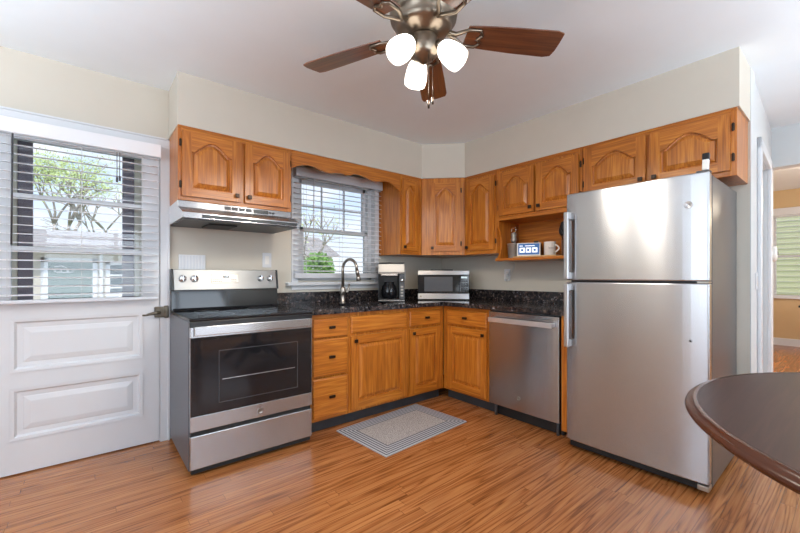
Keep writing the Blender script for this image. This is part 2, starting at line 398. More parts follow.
b = MB(); b.tube([(-2.83,-.034,.905), (-2.83,-.055,.905), (-2.85,-.066,.903), (-2.905,-.066,.893)], [.011,.011,.012,.008], 10)
b.box(-2.93,-2.90,-.07,-.062,.885,.897)
b.build('lever', M['antique'], lk, .002)

# door blind
def blind(name, label, x0, x1, z0, z1, y, pitch, valh, deg, side_lap, wand=None, cords=(), railm='blind', lo=None):
    r = thing(name, label, 'blind', ((x0+x1)/2, y, z1))
    cx = (x0+x1)/2; ox = lambda x: x-cx; oz = lambda z: z-z1
    b = MB(); b.box(ox(x0-side_lap), ox(x1+side_lap), -.045, -.036, oz(z1-valh), 0)
    b.box(ox(x0-side_lap), ox(x0-side_lap)+.008, -.036, .02, oz(z1-valh), 0).box(ox(x1+side_lap)-.008, ox(x1+side_lap), -.036, .02, oz(z1-valh), 0)
    b.build('valance', M[railm], r, .003)
    b = MB(); zt = z1-valh-.005
    zz = zt
    s = sin(radians(deg))*.0245; c = cos(radians(deg))*.0245
    zb = z0+.03
    while zz > zb+.01:
        n = 6; top = []
        for i in range(n+1):
            t = -1+2*i/n; top.append((t*c, oz(zz)+t*s+.0022*(1-t*t)))
        poly = top+[(p[0], p[1]-.0028) for p in reversed(top)]
        b.prism(poly, ox(x0), ox(x1), 'x')
        zz -= pitch
    b.build('slats', M['slat'], r)
    MB().box(ox(x0), ox(x1), -.024, .024, oz(z0), oz(z0+(lo or .022))).build('bottom_rail', M['blindgrey'], r, .004)
    b = MB()
    for cxx in cords:
        b.box(ox(cxx)-.0012, ox(cxx)+.0012, -.026, -.0245, oz(z0), oz(zt)); b.box(ox(cxx)-.0012, ox(cxx)+.0012, .0245, .026, oz(z0), oz(zt))
    b.build('ladder_cords', M['cord'], r)
    if wand:
        wx, wz, wm = wand; MB().cyl((ox(wx),-.05,oz(zt)), (ox(wx)-.005,-.052,oz(wz)), .0045, n=8).build('tilt_wand', wm, r)
    return r
r = blind('venetian_blind', 'wide white venetian blind hanging over the glass of the white exterior door', -3.66, -2.838, .995, 2.045, -.05, .0505, .085, 6, .012, (-3.535,1.33,M['darkgrey']), (-3.56,-3.24,-2.93))
b = MB(); b.cyl((.182,-.052,-.10),(.182,-.052,-.26),.0022,n=6).cyl((.196,-.052,-.10),(.196,-.052,-.25),.0022,n=6).cyl((.182,-.052,-.26),(.182,-.052,-.29),.006,n=8).cyl((.196,-.052,-.25),(.196,-.052,-.28),.006,n=8)
b.build('lift_cord', M['darkgrey'], r)

# ---------------- window_1 over the sink
w1 = bpy.data.objects.new('window_1', None); COL.objects.link(w1); struct(w1)
b = MB(); b.box(WX0-.06, WX0, -.016, .0, 1.10, 2.10).box(WX1, WX1+.045, -.016, 0, 1.10, 2.10).box(WX0-.06, WX1+.045, -.017, 0, WZ1, 2.118)
b.box(WX0-.06, WX1+.045, -.015, 0, 1.035, 1.075)
b.box(WX0, WX0+.004, 0, .14, WZ0, WZ1).box(WX1-.004, WX1, 0, .14, WZ0, WZ1).box(WX0, WX1, 0, .14, WZ1-.004, WZ1)
b.build('window_casing', M['white'], w1, .003)
bx('window_sill', WX0-.11, WX1+.052, -.06, .14, 1.072, 1.10, M['white'], w1, .006)
b = MB()
def sash(z0, z1, y, bars):
    x0, x1 = WX0+.045, WX1-.045; fr = .036
    b.box(x0, x0+fr, y, y+.03, z0, z1).box(x1-fr, x1, y, y+.03, z0, z1).box(x0, x1, y, y+.03, z0, z0+fr).box(x0, x1, y, y+.03, z1-fr, z1)
    if bars:
        for k in (1, 2):
            xx = x0+(x1-x0)*k/3; b.box(xx-.007, xx+.007, y+.008, y+.022, z0, z1)
        zz = (z0+z1)/2; b.box(x0, x1, y+.008, y+.022, zz-.007, zz+.007)
zm = 1.575
b.box(WX0, WX0+.045, .05, .13, WZ0, WZ1).box(WX1-.045, WX1, .05, .13, WZ0, WZ1).box(WX0, WX1, .05, .13, WZ1-.03, WZ1).box(WX0, WX1, .05, .13, 1.10, 1.135)
sash(1.135, zm+.018, .055, False); sash(zm-.018, WZ1-.03, .092, True)
b.build('sash_frame', M['white'], w1, .002)
MB().box(WX0+.06, WX1-.06, .068, .071, 1.15, zm).box(WX0+.06, WX1-.06, .105, .108, zm, 2.02).build('glass_pane', M['glass'], w1)
blind('venetian_blind', 'white venetian blind in the window above the kitchen sink', -1.848, -.94, 1.135, 2.092, -.042, .0445, .085, 8, .004, (-1.69,1.40,M['cord']), (-1.75,-1.39,-1.02), 'blindgrey', .045)
# storm door outside the door glass
sd = thing('storm_door', 'outer storm door with dark inner frame and cream jambs seen through door glass', 'door', (-3.25,.20,0))
b = MB()
for sx in (-1, 1): b.box(sx*.262-.034, sx*.262+.034, 0, .03, -.1, 2.05)
b.build('door_frame', M['brown'], sd, .003)
b = MB()
for sx in (-1, 1): b.box(*sorted((sx*.298, sx*.40)), -.01, .06, -.1, 2.1)
b.box(-.40, .40, -.01, .06, 2.02, 2.1)
b.build('door_jamb', M['cream'], sd, .003)

# ---------------- door_2 on the hall wall (seen edge-on)
ang = math.atan(.0405)
dd = bpy.data.objects.new('door_2', None); COL.objects.link(dd); struct(dd); dd.location = (0,-2.681,0); dd.rotation_euler = (0,0,ang)
b = MB().box(.455, 1.145, .03, .065, .01, 2.035)
b.build('door_panel', M['white'], dd, .004)
b = MB()
for z0, z1 in ((.15,.95),(1.1,1.9)):
    b.rings([[(.53+i, y, z0+i), (1.07-i, y, z0+i), (1.07-i, y, z1-i), (.53+i, y, z1-i)] for i, y in ((0,.028),(.012,.022),(.03,.028))])
b.build('raised_panels', M['white'], dd)
b = MB().box(.37, .45, -.024, 0, 0, 2.12).box(1.15, 1.23, -.024, 0, 0, 2.12).box(.37, 1.23, -.024, 0, 2.04, 2.12)
b.build('door_casing', M['white'], dd, .006)
# window of the dining room
w2 = bpy.data.objects.new('window_2', None); COL.objects.link(w2); struct(w2)
b = MB().box(5.66, 5.7, -2.2, -2.12, .78, 2.24).box(5.66, 5.7, -3.83, -3.75, .78, 2.24).box(5.66, 5.7, -3.83, -2.12, 2.16, 2.28).box(5.64, 5.7, -3.86, -2.09, .78, .84)
b.box(5.72,5.76,-3.75,-2.2,1.46,1.50).box(5.66,5.76,-2.99,-2.95,.84,2.16).box(5.72,5.76,-2.24,-2.2,.84,2.16).box(5.72,5.76,-3.75,-3.71,.84,2.16)
b.build('window_frame', M['white'], w2, .004)
bx('glass_pane', 5.765, 5.77, -3.75, -2.2, .84, 2.16, M['glass'], w2)
r = thing('window_blind', 'white slatted blind in the far dining room window past the doorway', 'blind', (5.69,-2.58,2.16))
b = MB()
for k in range(27): b.box(-.02, .012, -.36, .36, -1.3+k*.048, -1.3+k*.048+.003)
b.box(-.02,.02,-.36,.36,-.03,0)
b.build('slats', M['slat'], r)
for nm, wloc, wrot, hwid in (('added_window_rear', (-2.3,-6.0,1.45), 0, 1.5), ('added_window_side', (-6.4,-3.2,1.45), -pi/2, 1.5)):  # unseen windows, made up to hold the fill lights
    w = bpy.data.objects.new(nm, None); COL.objects.link(w); struct(w); w.location = wloc; w.rotation_euler = (0,0,wrot)
    b = MB().box(-hwid-.08,-hwid,-.02,.03,-1.0,1.0).box(hwid,hwid+.08,-.02,.03,-1.0,1.0).box(-hwid,hwid,-.02,.03,.93,1.0).box(-hwid,hwid,-.02,.03,-1.02,-.95)
    for k in (-1,1): b.box(k*hwid/3-.03, k*hwid/3+.03, .075, .10, -.95, .93)
    b.build('window_frame', M['white'], w)

# ================================================================== cabinets
def arch_pts(x0, x1, z0, zs, h, n=22):
    """closed outline, counter-clockwise seen from the front: bottom-left, bottom-right, right side up, arch back to left"""
    pts = [(x0, z0), (x1, z0), (x1, zs)]
    if h <= 0: return pts+[(x0, zs)]
    w = x1-x0; sh = .07
    for i in range(n+1):
        t = 1-i/n; x = x0+w*(sh+(1-2*sh)*t)
        u = abs(2*t-1)                  # 1 at shoulders, 0 at centre
        z = zs+h*((.5+.5*cos(pi*u))**.55)
        pts.append((x, z))
    pts.append((x0, zs))
    return pts
def inset(pts, d, _=None):
    xs = [p[0] for p in pts]; zs = [p[1] for p in pts]
    hw = (max(xs)-min(xs))/2; hh = (max(zs)-min(zs))/2; c0 = (min(xs)+max(xs))/2; c1 = (min(zs)+max(zs))/2
    return [(c0+(p[0]-c0)*(hw-d)/hw, c1+(p[1]-c1)*(hh-d)/hh) for p in pts]
def knob(parent, x, z, y, w=.0135, h=.0135):
    b = MB().cyl((0,0,0), (0,-.014,0), .006, .006, 10); b.box(-w, w, -.026, -.013, -h, h)
    return b.build('knob', M['bronze'], parent, .003, loc=(x, y, z))
def hinge(parent, x, z, y):
    b = MB().box(-.007, .007, -.005, 0, -.021, .021).cyl((0,-.006,-.024), (0,-.006,.024), .004, n=8)
    return b.build('hinge', M['bronze'], parent, .001, loc=(x, y, z))
def door(parent, x0, x1, z0, z1, y, arch=True, kn=None, hg=None, stile=.055):
    """raised-panel door, front at y-.02; local wall frame"""
    T = .02; fy = y-T; b = MB()
    sh = stile; top = sh*.95
    ah = min(.075, (x1-x0)*.25) if arch else 0
    zs = z1-top-ah
    b.box(x0, x0+sh, fy, y-.005, z0, z1, 0).box(x1-sh, x1, fy, y-.005, z0, z1, 0)
    b.box(x0+sh, x1-sh, fy, y-.005, z0, z0+sh, 1)
    ap = arch_pts(x0+sh, x1-sh, z0+sh, zs, ah)
    up = ap[2:]                                   # right shoulder ... left shoulder
    n = len(up)
    # top rail as strips between the curve and the straight top edge
    for i in range(n-1):
        (xa, za), (xb, zb) = up[i], up[i+1]
        if abs(xa-xb) < 1e-6: continue
        b.add([(xb,fy,zb),(xa,fy,za),(xa,fy,z1),(xb,fy,z1)], [(0,1,2,3)], 1)
        b.add([(xb,fy,zb),(xa,fy,za),(xa,y-.004,za),(xb,y-.004,zb)], [(0,3,2,1)], 1)
    b.add([(x0+sh,fy,z1),(x1-sh,fy,z1),(x1-sh,y-.005,z1),(x0+sh,y-.005,z1)], [(0,1,2,3)], 1)
    # raised panel: bead, groove, slope up to the field
    def R(d, yy): return [(p[0], yy, p[1]) for p in inset(ap, d, None)]
    b.rings([R(-.0005, fy+.001), R(.003, fy+.013), R(.011, fy+.0145), R(.014, fy+.0105), R(.036, fy+.002), R(.038, fy+.0012)], 0)
    o = b.build('door', [OAKZ, OAKX], parent)
    # eased outer edge
    e = .006
    b2 = MB(); 
    if kn: knob(o, kn[0], kn[1], fy)
    if hg:
        for zz in (z0+.075, z1-.075): hinge(o, hg, zz, y)
    return o
def drawer(parent, x0, x1, z0, z1, y, kn=True, name='drawer'):
    b = MB(); fy = y-.02
    r = lambda i, yy: [(x0+i,yy,z0+i),(x1-i,yy,z0+i),(x1-i,yy,z1-i),(x0+i,yy,z1-i)]
    b.rings([r(0,y-.005), r(0,fy+.007), r(.004,fy+.002), r(.009,fy)], 0)
    o = b.build(name, OAKX, parent)
    if kn: knob(o, (x0+x1)/2, (z0+z1)/2+.005, fy, .024, .010)
    return o
def carc(x0, x1, z0, z1, depth, crown):
    w = .03; f0, f1 = -depth, -depth+.02
    b = MB().box(x0, x1, f1, -.003, z0, z1).box(x0+w, x1-w, f0+.004, f1, z0+w, z1-w)
    b.box(x0, x0+w, f0, f1, z0, z1).box(x1-w, x1, f0, f1, z0, z1).box(x0+w, x1-w, f0, f1, z0, z0+w, 1).box(x0+w, x1-w, f0, f1, z1-w, z1, 1)
    if crown: b.box(x0, x1, f0-.006, f0, z1-.012, z1, 1)
    return b
def cab(label, loc, rz, x0, x1, z0, z1, depth, name='wall_cabinet', group=None, body=True, cat='cabinet'):
    r = thing(name, label, cat, loc, rz, group)
    if body:
        carc(x0+.0015, x1-.0015, z0, z1, depth, name == 'wall_cabinet').build('carcass', [OAKZ, OAKX], r, .001)
    return r
ZB = -pi/2; UT = HS-.002; UD = .34; BD = .61
# --- wall A uppers
c = cab('two-door oak wall cabinet above the stainless range hood', (0,0,0), 0, -2.768, -2.005, 1.645, UT, UD)
door(c, -2.745, -2.386, 1.672, 2.09, -UD, kn=(-2.412,1.712), hg=-2.752)
door(c, -2.354, -2.022, 1.672, 2.09, -UD, kn=(-2.328,1.712), hg=-2.014)
c = cab('narrow single-door oak wall cabinet just right of the sink window', (0,0,0), 0, -.922, -.643, 1.362, UT, UD)
door(c, -.912, -.70, 1.40, 2.075, -UD, kn=(-.888,1.432), hg=-.692, stile=.046)
# corner diagonal
c = thing('corner_cabinet', 'oak wall cabinet set diagonally across the corner above the microwave', 'cabinet', (-.642,-.342,0), -pi/4)
q = lambda x, y: (lambda dx, dy: (dx*cos(pi/4)-dy*sin(pi/4), dx*sin(pi/4)+dy*cos(pi/4)))(x+.642, y+.342)
b = MB().prism([q(-.641,-.342), q(-.342,-.641), q(-.003,-.641), q(-.003,-.003), q(-.641,-.003)], 1.362, UT)
b.build('carcass', OAKZ, c, .0015)
door(c, .082, .38, 1.40, 2.075, 0, kn=(.106,1.432), hg=.388, stile=.05)
# --- wall B uppers
c = cab('tall single-door oak wall cabinet between corner cabinet and open shelf', (0,0,0), ZB, .643, 1.02, 1.362, UT, UD)
door(c, .668, 1.0, 1.40, 2.075, -UD, kn=(.692,1.432), hg=1.009)
# cabinet with open display shelf
c = thing('wall_cabinet', 'two-door oak wall cabinet with an open display shelf underneath', 'cabinet', (0,0,0), ZB)
x0, x1 = 1.0215, 1.79
carc(x0, x1, 1.655, UT, UD, True).build('carcass', [OAKZ, OAKX], c, .001)
door(c, 1.047, 1.399, 1.695, 2.075, -UD, kn=(1.372,1.732), hg=1.038)
door(c, 1.422, 1.77, 1.695, 2.075, -UD, kn=(1.449,1.732), hg=1.779)
sp_ = [(-.003,1.655),(-UD,1.655),(-UD,1.60)]
for i in range(9):
    t = i/8*pi/2; sp_.append((-UD+.05*sin(t)*1.0, 1.56-.09*(1-cos(t))*0+ (.04-.13*i/8)))
sp_ += [(-UD+.045,1.40),(-UD+.02,1.34),(-UD-.0,1.315),(-.003,1.315)]
b = MB().prism(sp_, x0, x0+.018, 'x'); b.build('side_panel', OAKZ, c, .0015)
b = MB().prism(sp_, x1-.018, x1, 'x'); b.build('side_panel', OAKZ, c, .0015)
bx('shelf', x0-.012, x1, -UD-.012, -.003, 1.29, 1.315, OAKX, c, .005)
bx('back_panel', x0+.018, x1-.018, -.014, -.003, 1.315, 1.655, OAKX, c)
# over the fridge
c = cab('short two-door oak wall cabinet above the refrigerator', (0,0,0), ZB, 1.7915, 2.672, 1.735, UT, UD)
door(c, 1.813, 2.213, 1.766, 2.09, -UD, kn=(2.188,1.80), hg=1.803)
door(c, 2.242, 2.642, 1.766, 2.09, -UD, kn=(2.268,1.80), hg=2.654)
# --- base cabinets
def base(label, rz, x0, x1, hollow=False):
    r = cab(label, (0,0,0), rz, x0, x1, .095, .874, BD, 'base_cabinet', body=not hollow)
    if hollow: MB().box(x0+.0015, x1-.0015, -BD, -BD+.02, .095, .874).box(x0+.0015, x0+.008, -BD+.02, -.003, .095, .874).box(x1-.008, x1-.0015, -BD+.02, -.003, .095, .874).box(x0+.008, x1-.008, -BD+.02, -.003, .095, .115).build('carcass', OAKZ, r, .0015)
    bx('toe_kick', x0+.002, x1-.002, -.548, -.50, .002, .095, M['kick'], r)
    return r
c = base('narrow oak base cabinet with a stack of three drawers beside the range', 0, -1.985, -1.662)
drawer(c, -1.965, -1.678, .702, .842, -BD); drawer(c, -1.965, -1.678, .42, .69, -BD); drawer(c, -1.965, -1.678, .12, .405, -BD)
c = base('wide oak base cabinet under the sink with one large door', 0, -1.662, -1.062, True)
drawer(c, -1.645, -1.08, .712, .842, -BD, False, 'false_drawer_front')
door(c, -1.645, -1.08, .12, .69, -BD, False, kn=(-1.612,.652), hg=-1.072, stile=.062)
c = base('oak base cabinet with drawer and door just left of the corner', 0, -1.062, -.612)
drawer(c, -1.045, -.665, .712, .842, -BD); door(c, -1.045, -.665, .12, .69, -BD, False, kn=(-1.012,.652), hg=-.655, stile=.058)
c = base('oak base cabinet with drawer and door between corner and dishwasher', ZB, .612, 1.145)
drawer(c, .675, 1.125, .712, .842, -BD); door(c, .675, 1.125, .12, .69, -BD, False, kn=(1.095,.652), hg=.665, stile=.062)
c = tag(bx('filler_panel', -.625, -.01, -1.832, -1.775, .06, .874, OAKZ, bevel=.002), 'narrow oak end panel between dishwasher and refrigerator', 'panel')
# valance board over the window
vp = [(-2.003,1.985),(-1.98,1.995),(-1.95,2.012),(-1.905,2.026),(-1.86,2.034),(-1.81,2.030),(-1.76,2.016),(-1.71,2.006),(-1.66,2.006),(-1.60,2.018),(-1.55,2.022),(-1.51,2.014),(-1.47,2.020),(-1.43,2.037),(-1.40,2.040),(-1.36,2.036),(-1.30,2.024),(-1.24,2.010),(-1.19,2.008),(-1.14,2.018),(-1.09,2.030),(-1.05,2.030),(-1.01,2.014),(-.975,1.990),(-.95,1.975),(-.924,1.968)]
b = MB(); n = len(vp); 
for i in range(n-1):
    (xa,za),(xb,zb) = vp[i], vp[i+1]
    b.add([(xa,-.34,za),(xb,-.34,zb),(xb,-.34,UT),(xa,-.34,UT),(xa,-.321,za),(xb,-.321,zb),(xb,-.321,UT),(xa,-.321,UT)], [(0,1,2,3),(4,7,6,5),(0,4,5,1),(3,2,6,7)], 0)
tag(b.build('window_valance', OAKX), 'scalloped oak valance board bridging the cabinets above the sink window', 'valance')

# ---------------- countertop with sink hole
ct = thing('countertop', 'dark speckled granite countertop running around the corner with backsplash', 'countertop', (0,0,.914))
CT = -.652; sx0, sx1, sy0, sy1 = -1.645, -1.085, -.52, -.27
b = MB(); z0, z1 = -.038, 0
b.box(-2.0, sx0, CT, -.002, z0, z1).box(sx1, CT, CT, -.002, z0, z1).box(sx0, sx1, CT, sy0, z0, z1).box(sx0, sx1, sy1, -.002, z0, z1).box(CT, -.002, -1.835, -.002, z0, z1)
b.build('slab', M['granite'], ct)
MB().box(-2.0, -.002, -.022, -.002, 0.0, .10).box(-.022, -.002, -1.835, -.022, 0, .10).build('backsplash', M['granite'], ct, .002)
s = MB().box(sx0-.008, sx0, sy0-.008, sy1+.008, -.20, -.039).box(sx1, sx1+.008, sy0-.008, sy1+.008, -.20, -.039).box(sx0, sx1, sy0-.008, sy0, -.20, -.039).box(sx0, sx1, sy1, sy1+.008, -.20, -.039).box(sx0, sx1, sy0, sy1, -.208, -.20)
sk = s.build('sink', M['steel']); sk.location = (0,0,.914); tag(sk, 'stainless undermount sink sunk in the granite below the window', 'sink')
# faucet
f = thing('faucet', 'brushed gooseneck pull-down kitchen faucet behind the sink', 'faucet', (-1.45,-.175,.914))
MB().lathe([(.028,0),(.028,.006),(.021,.012),(.021,.075),(.026,.085),(.026,.13),(.019,.145)], 20).build('base', M['nickel'], f)
pth = [(0,0,.14),(0,0,.30)]
for i in range(1, 13):
    a = pi*i/12; pth.append((.03*(1-cos(a))/2, -.09*(1-cos(a)), .30+.088*sin(a)))
hd = pth[-1]; 
MB().tube(pth, .0125, 12).build('spout', M['nickel'], f)
MB().cyl(hd, (hd[0]+.004, hd[1]-.012, hd[2]-.05), .0145, .016, 16).cyl((hd[0]+.004, hd[1]-.012, hd[2]-.05), (hd[0]+.008, hd[1]-.022, hd[2]-.10), .016, .022, 16).build('spray_head', M['nickel'], f)
MB().tube([(.02,0,.10),(.045,-.005,.10),(.058,-.008,.125),(.062,-.01,.17)], [.011,.011,.008,.006], 10).build('handle', M['nickel'], f)

# ---------------- range
SX = -2.7675
rg = thing('kitchen_range', 'freestanding stainless electric range with black glass oven door', 'stove', (SX+.3805,0,0))
L = -.3785; R_ = .3785; F = -.665
MB().box(L, R_, F, -.02, .03, .892).build('body', M['stoveside'], rg, .004)
b = MB().box(L-.001, R_+.001, -.70, -.085, .8945, .912); b.build('cooktop', M['glassblack'], rg, .005)
for fx in (-.33, .33):
    for fy in (-.6, -.08): MB().cyl((fx,fy,0), (fx,fy,.031), .02, n=10).build('foot', M['rubber'], rg)
# burner rings
for k, (bxp, byp, br) in enumerate(((-.19,-.52,.10),(.19,-.52,.085),(-.19,-.24,.075),(.19,-.24,.10))):
    MB().tube([(bxp+br*cos(2*pi*i/32), byp+br*sin(2*pi*i/32), .9122) for i in range(32)], .0009, 4, closed=True).build('burner_ring', M['darkgrey'], rg)
b = MB().prism([(-.085,.912),(-.02,.912),(-.02,1.06),(-.07,1.06)], L, R_, 'x').prism([(-.10,.912),(-.08,.93),(-.07,.912)], L+.01, R_-.01, 'x')
b.build('backguard_base', M['glassblack'], rg, .003)
b = MB().prism([(-.095,1.052),(-.015,1.052),(-.015,1.205),(-.07,1.205)], L-.002, L+.014, 'x'); b.build('backguard_end_cap', M['black'], rg, .004)
MB().prism([(-.095,1.052),(-.015,1.052),(-.015,1.205),(-.07,1.205)], R_-.014, R_+.002, 'x').build('backguard_end_cap', M['black'], rg, .004)
cp = MB().prism([(-.097,1.055),(-.02,1.055),(-.02,1.202),(-.072,1.202)], L+.014, R_-.014, 'x').build('control_panel', M['steelsoft'], rg, .005)
tilt = math.atan2(.025, .147)
def onpanel(x, z): return Vector((x, -.097+(z-1.055)*.025/.147, z))
rot = Matrix.Rotation(pi/2-tilt, 4, 'X')
for kx in (-.31,-.235,.235,.31):
    p = onpanel(kx, 1.135)
    kb = MB().lathe([(.027,0),(.027,.004),(.023,.006),(.020,.022),(.017,.026),(.001,.027)], 20, Matrix.Translation(p) @ rot).box(-.0035,.0035,-.02,.02,.02,.034, 0, Matrix.Translation(p) @ rot)
    kb.build('knob', M['chrome'], cp)
p = onpanel(-.03, 1.135); Mx = Matrix.Translation(p) @ rot
MB().box(-.095,.095,-.034,.034,0,.004, 0, Mx).build('display_bezel', M['nickel'], cp, .002)
MB().box(-.012,.03,.004,.022,.004,.0048, 0, Mx).build('clock_display', M['black'], cp)
mesh_text('12:03', .013, .0002, emit('display_digits', (.8,.9,1,1), 1.2), 'clock_digits', cp, Mx @ Matrix.Translation((.009,.013,.0052)))
b = MB()
for i in range(5):
    for j in range(2): b.box(-.085+i*.014, -.077+i*.014, -.024+j*.014, -.018+j*.014, .004, .0045, 0, Mx)
b.build('touch_keys', M['darkgrey'], cp); b = MB()
for i in range(3):
    for j in range(2): b.box(.045+i*.014, .053+i*.014, -.024+j*.014, -.018+j*.014, .004, .0045, 0, Mx)
b.build('touch_keys', M['darkgrey'], cp)
MB().box(L+.0, R_-.0, -.700, F, .862, .893).build('front_trim', M['black'], rg, .003)
dr = MB().box(L+.003, R_-.003, -.700, F-.001, .262, .348).box(L+.003, R_-.003, -.702, F-.001, .80, .86).box(L+.003, L+.006, -.700, F-.001, .348, .80).box(R_-.006, R_-.003, -.700, F-.001, .348, .80).build('oven_door', M['steel'], rg, .003)
MB().box(L+.006, R_-.006, -.702, F-.03, .349, .80).build('door_glass', M['glassblack'], dr, .002)
MB().box(L+.02, R_-.02, -.722, -.7055, .812, .866).box(L+.02, L+.05, -.708, -.70, .812, .86).box(R_-.05, R_-.02, -.708, -.70, .812, .86).build('handle', M['steel'], dr, .006)
wt = MB(); wx0, wx1, wz0, wz1 = -.225, .27, .405, .715
for q0 in ((wx0,wx1,wz0,wz0+.003),(wx0,wx1,wz1-.003,wz1),(wx0,wx0+.003,wz0,wz1),(wx1-.003,wx1,wz0,wz1)): wt.box(q0[0],q0[1],-.7028,-.7022,q0[2],q0[3])
wt.build('window_outline', M['darkgrey'], dr)
MB().box(wx0+.02, wx1-.02, -.7028, -.7022, .54, .5435).build('oven_rack_line', M['steelhi'], dr)
MB().box(L+.003, R_-.003, -.698, F-.001, .045, .236).build('storage_drawer', M['steel'], rg, .004)
MB().box(L+.01, R_-.01, -.690, F-.001, .236, .262).box(L+.01, R_-.01, -.685, F-.001, .018, .045).build('shadow_gap', M['blackmat'], rg)
def badge(parent, mtx, r, rimm, txtm):
    o = MB().lathe([(r*.999,0),(r,.0015),(r*.86,.0022),(r*.8,.0012),(.0001,.0012)], 24, mtx).build('round_badge', rimm, parent)
    mesh_text('GE', r*.95, .0004, txtm, 'badge_monogram', o, mtx @ Matrix.Translation((0,0,.0022)))
badge(dr, Matrix.Translation((.02,-.7005,.303)) @ Matrix.Rotation(pi/2,4,'X'), .017, M['nickel'], M['darkgrey'])

# ---------------- range hood
hd_ = thing('range_hood', 'stainless under-cabinet range hood above the stove', 'hood', (SX+.3805,0,1.515))
pr_ = [(-.003,.128),(-.343,.128),(-.349,.085),(-.485,.036),(-.49,.0),(-.003,.0)]
HL, HR = -.3785, .3785
MB().prism(pr_, HL, HR, 'x').build('hood_shell', M['steel'], hd_, .002)
wb = MB().prism([(p[0]*.995-.001, p[1]*.98+.001) for p in pr_], HL-.0025, HL-.0003, 'x').build('end_panel', M['white'], hd_)
MB().box(HL+.01, HR-.01, -.48, -.01, -.008, -.0005).build('filter_panel', M['filter'], hd_, .002)
MB().box(-.2,-.02,-.36,-.14,-.018,-.008).build('lamp_lens', M['blackmat'], hd_, .003)
b = MB()
for k in range(4): b.box(-.10+k*.047, -.061+k*.047, -.3515, -.344, .095, .118)
b.build('vent_slots', M['darkgrey'], hd_)
b = MB().box(.095,.20,-.352,-.344,.093,.118); b.build('switch_plate', M['black'], hd_, .001)
b = MB()
for k in range(2): b.box(.205+k*.025,.222+k*.025,-.353,-.344,.098,.112)
b.build('switch', M['darkgrey'], hd_, .002)
MB().box(-.27,.365,-.4925,-.486,.006,.026).build('black_slot', M['black'], hd_)

# ---------------- dishwasher (local frame of wall B)
dw = thing('dishwasher', 'stainless dishwasher with bar handle under the counter', 'dishwasher', (0,-1.458,0), ZB)
a0, a1 = -.303, .303
MB().box(a0, a1, -.60, -.05, .10, .868).build('tub_housing', M['darkgrey'], dw)
def bulge(x0, x1, y, z0, z1, dep, th=.02, n=14):
    vs = []
    for i in range(n+1):
        t = i/n; x = x0+(x1-x0)*t; yy = y-dep*(1-(2*t-1)**4); vs.append((x, yy))
    return vs+[(x1, y+th), (x0, y+th)]
dp = MB().prism(bulge(a0, a1, -.632, 0,0, .004, .03), .105, .862, smooth=False).build('door_panel', M['steelv'], dw, .002)
hb = MB().box(-.275,.275,-.687,-.673,.782,.82).box(-.275,-.25,-.676,-.63,.787,.815).box(.25,.275,-.676,-.63,.787,.815)
hb.build('handle', M['barsteel'], dp, .004)
badge(dp, Matrix.Translation((-.02,-.6365,.205)) @ Matrix.Rotation(pi/2,4,'X'), .015, M['nickel'], M['darkgrey'])
MB().box(a0, a1, -.56, -.50, .004, .10).build('kick_plate', M['blackmat'], dw)
for fx in (-.27,.27): MB().cyl((fx,-.58,0),(fx,-.58,.10),.012,n=10).build('levelling_foot', M['darkgrey'], dw)

# ---------------- refrigerator
fr = thing('refrigerator', 'tall stainless top-freezer refrigerator with grey sides', 'refrigerator', (0,-2.245,0), ZB)
a0, a1 = -.378, .378; FT = 1.70
MB().box(a0, a1, -.672, -.04, .035, FT-.01).build('cabinet_body', M['sidegrey'], fr, .006)
def fdoor(z0, z1, nm):
    o = MB().prism(bulge(a0, a1, -.735, 0,0, .008, .055, 20), z0, z1).build(nm, [M['steelv']], fr, .007, segs=3)
    return o
ud = fdoor(1.128, FT, 'freezer_door'); ld = fdoor(.068, 1.116, 'fresh_food_door')
MB().box(a0+.008, a1-.008, -.682, -.672, .07, FT-.012).build('door_gasket', M['black'], fr)
def fh(p, z0, z1, nm):
    b = MB().box(a0+.010, a0+.040, -.795, -.777, z0, z1); 
    for zz in (z0, z1-.045): b.box(a0+.012, a0+.038, -.780, -.738, zz, zz+.045)
    return b.build('handle', M['steelhi'], p, .005)
fh(ud, 1.135, 1.575, 'handle'); fh(ld, .69, 1.105, 'handle')
badge(ud, Matrix.Translation((.29,-.7425,1.535)) @ Matrix.Rotation(pi/2,4,'X'), .020, M['steelhi'], M['darkgrey'])
MB().cyl((.30,-.7415,.81),(.30,-.7445,.81),.006,n=12).build('door_plug', M['black'], ld)
MB().box(a0+.01, a1-.01, -.70, -.60, .02, .066).build('toe_grille', M['blackmat'], fr)
for fx in (-.33,.33):
    for fy in (-.62,-.12): MB().cyl((fx,fy,0),(fx,fy,.036),.022,n=10).build('levelling_foot', M['darkgrey'], fr)
MB().box(a1-.06, a1-.004, -.72, -.66, FT, FT+.012).build('top_hinge_cover', M['sidegrey'], fr, .004)
MB().box(a1-.05, a1-.0, -.74, -.68, .035, .062).build('bottom_hinge', M['nickel'], fr, .003)
MB().box(a1-.05, a1-.002, -.74, -.675, 1.1175, 1.1265).build('middle_hinge', M['nickel'], fr)
# gadget on top
g_ = thing('bag_clip', 'white clip with black end standing on the refrigerator front corner', 'clip', (-.70,-2.60,FT+.013), 0)
Mg = Matrix.Rotation(radians(10),4,'Y')
MB().box(-.012,.012,-.014,.014,0,.065,0,Mg).build('white_body', M['ceramic'], g_, .004)
MB().box(-.013,.013,-.015,.015,.055,.092,0,Mg).build('black_end', M['black'], g_, .003)

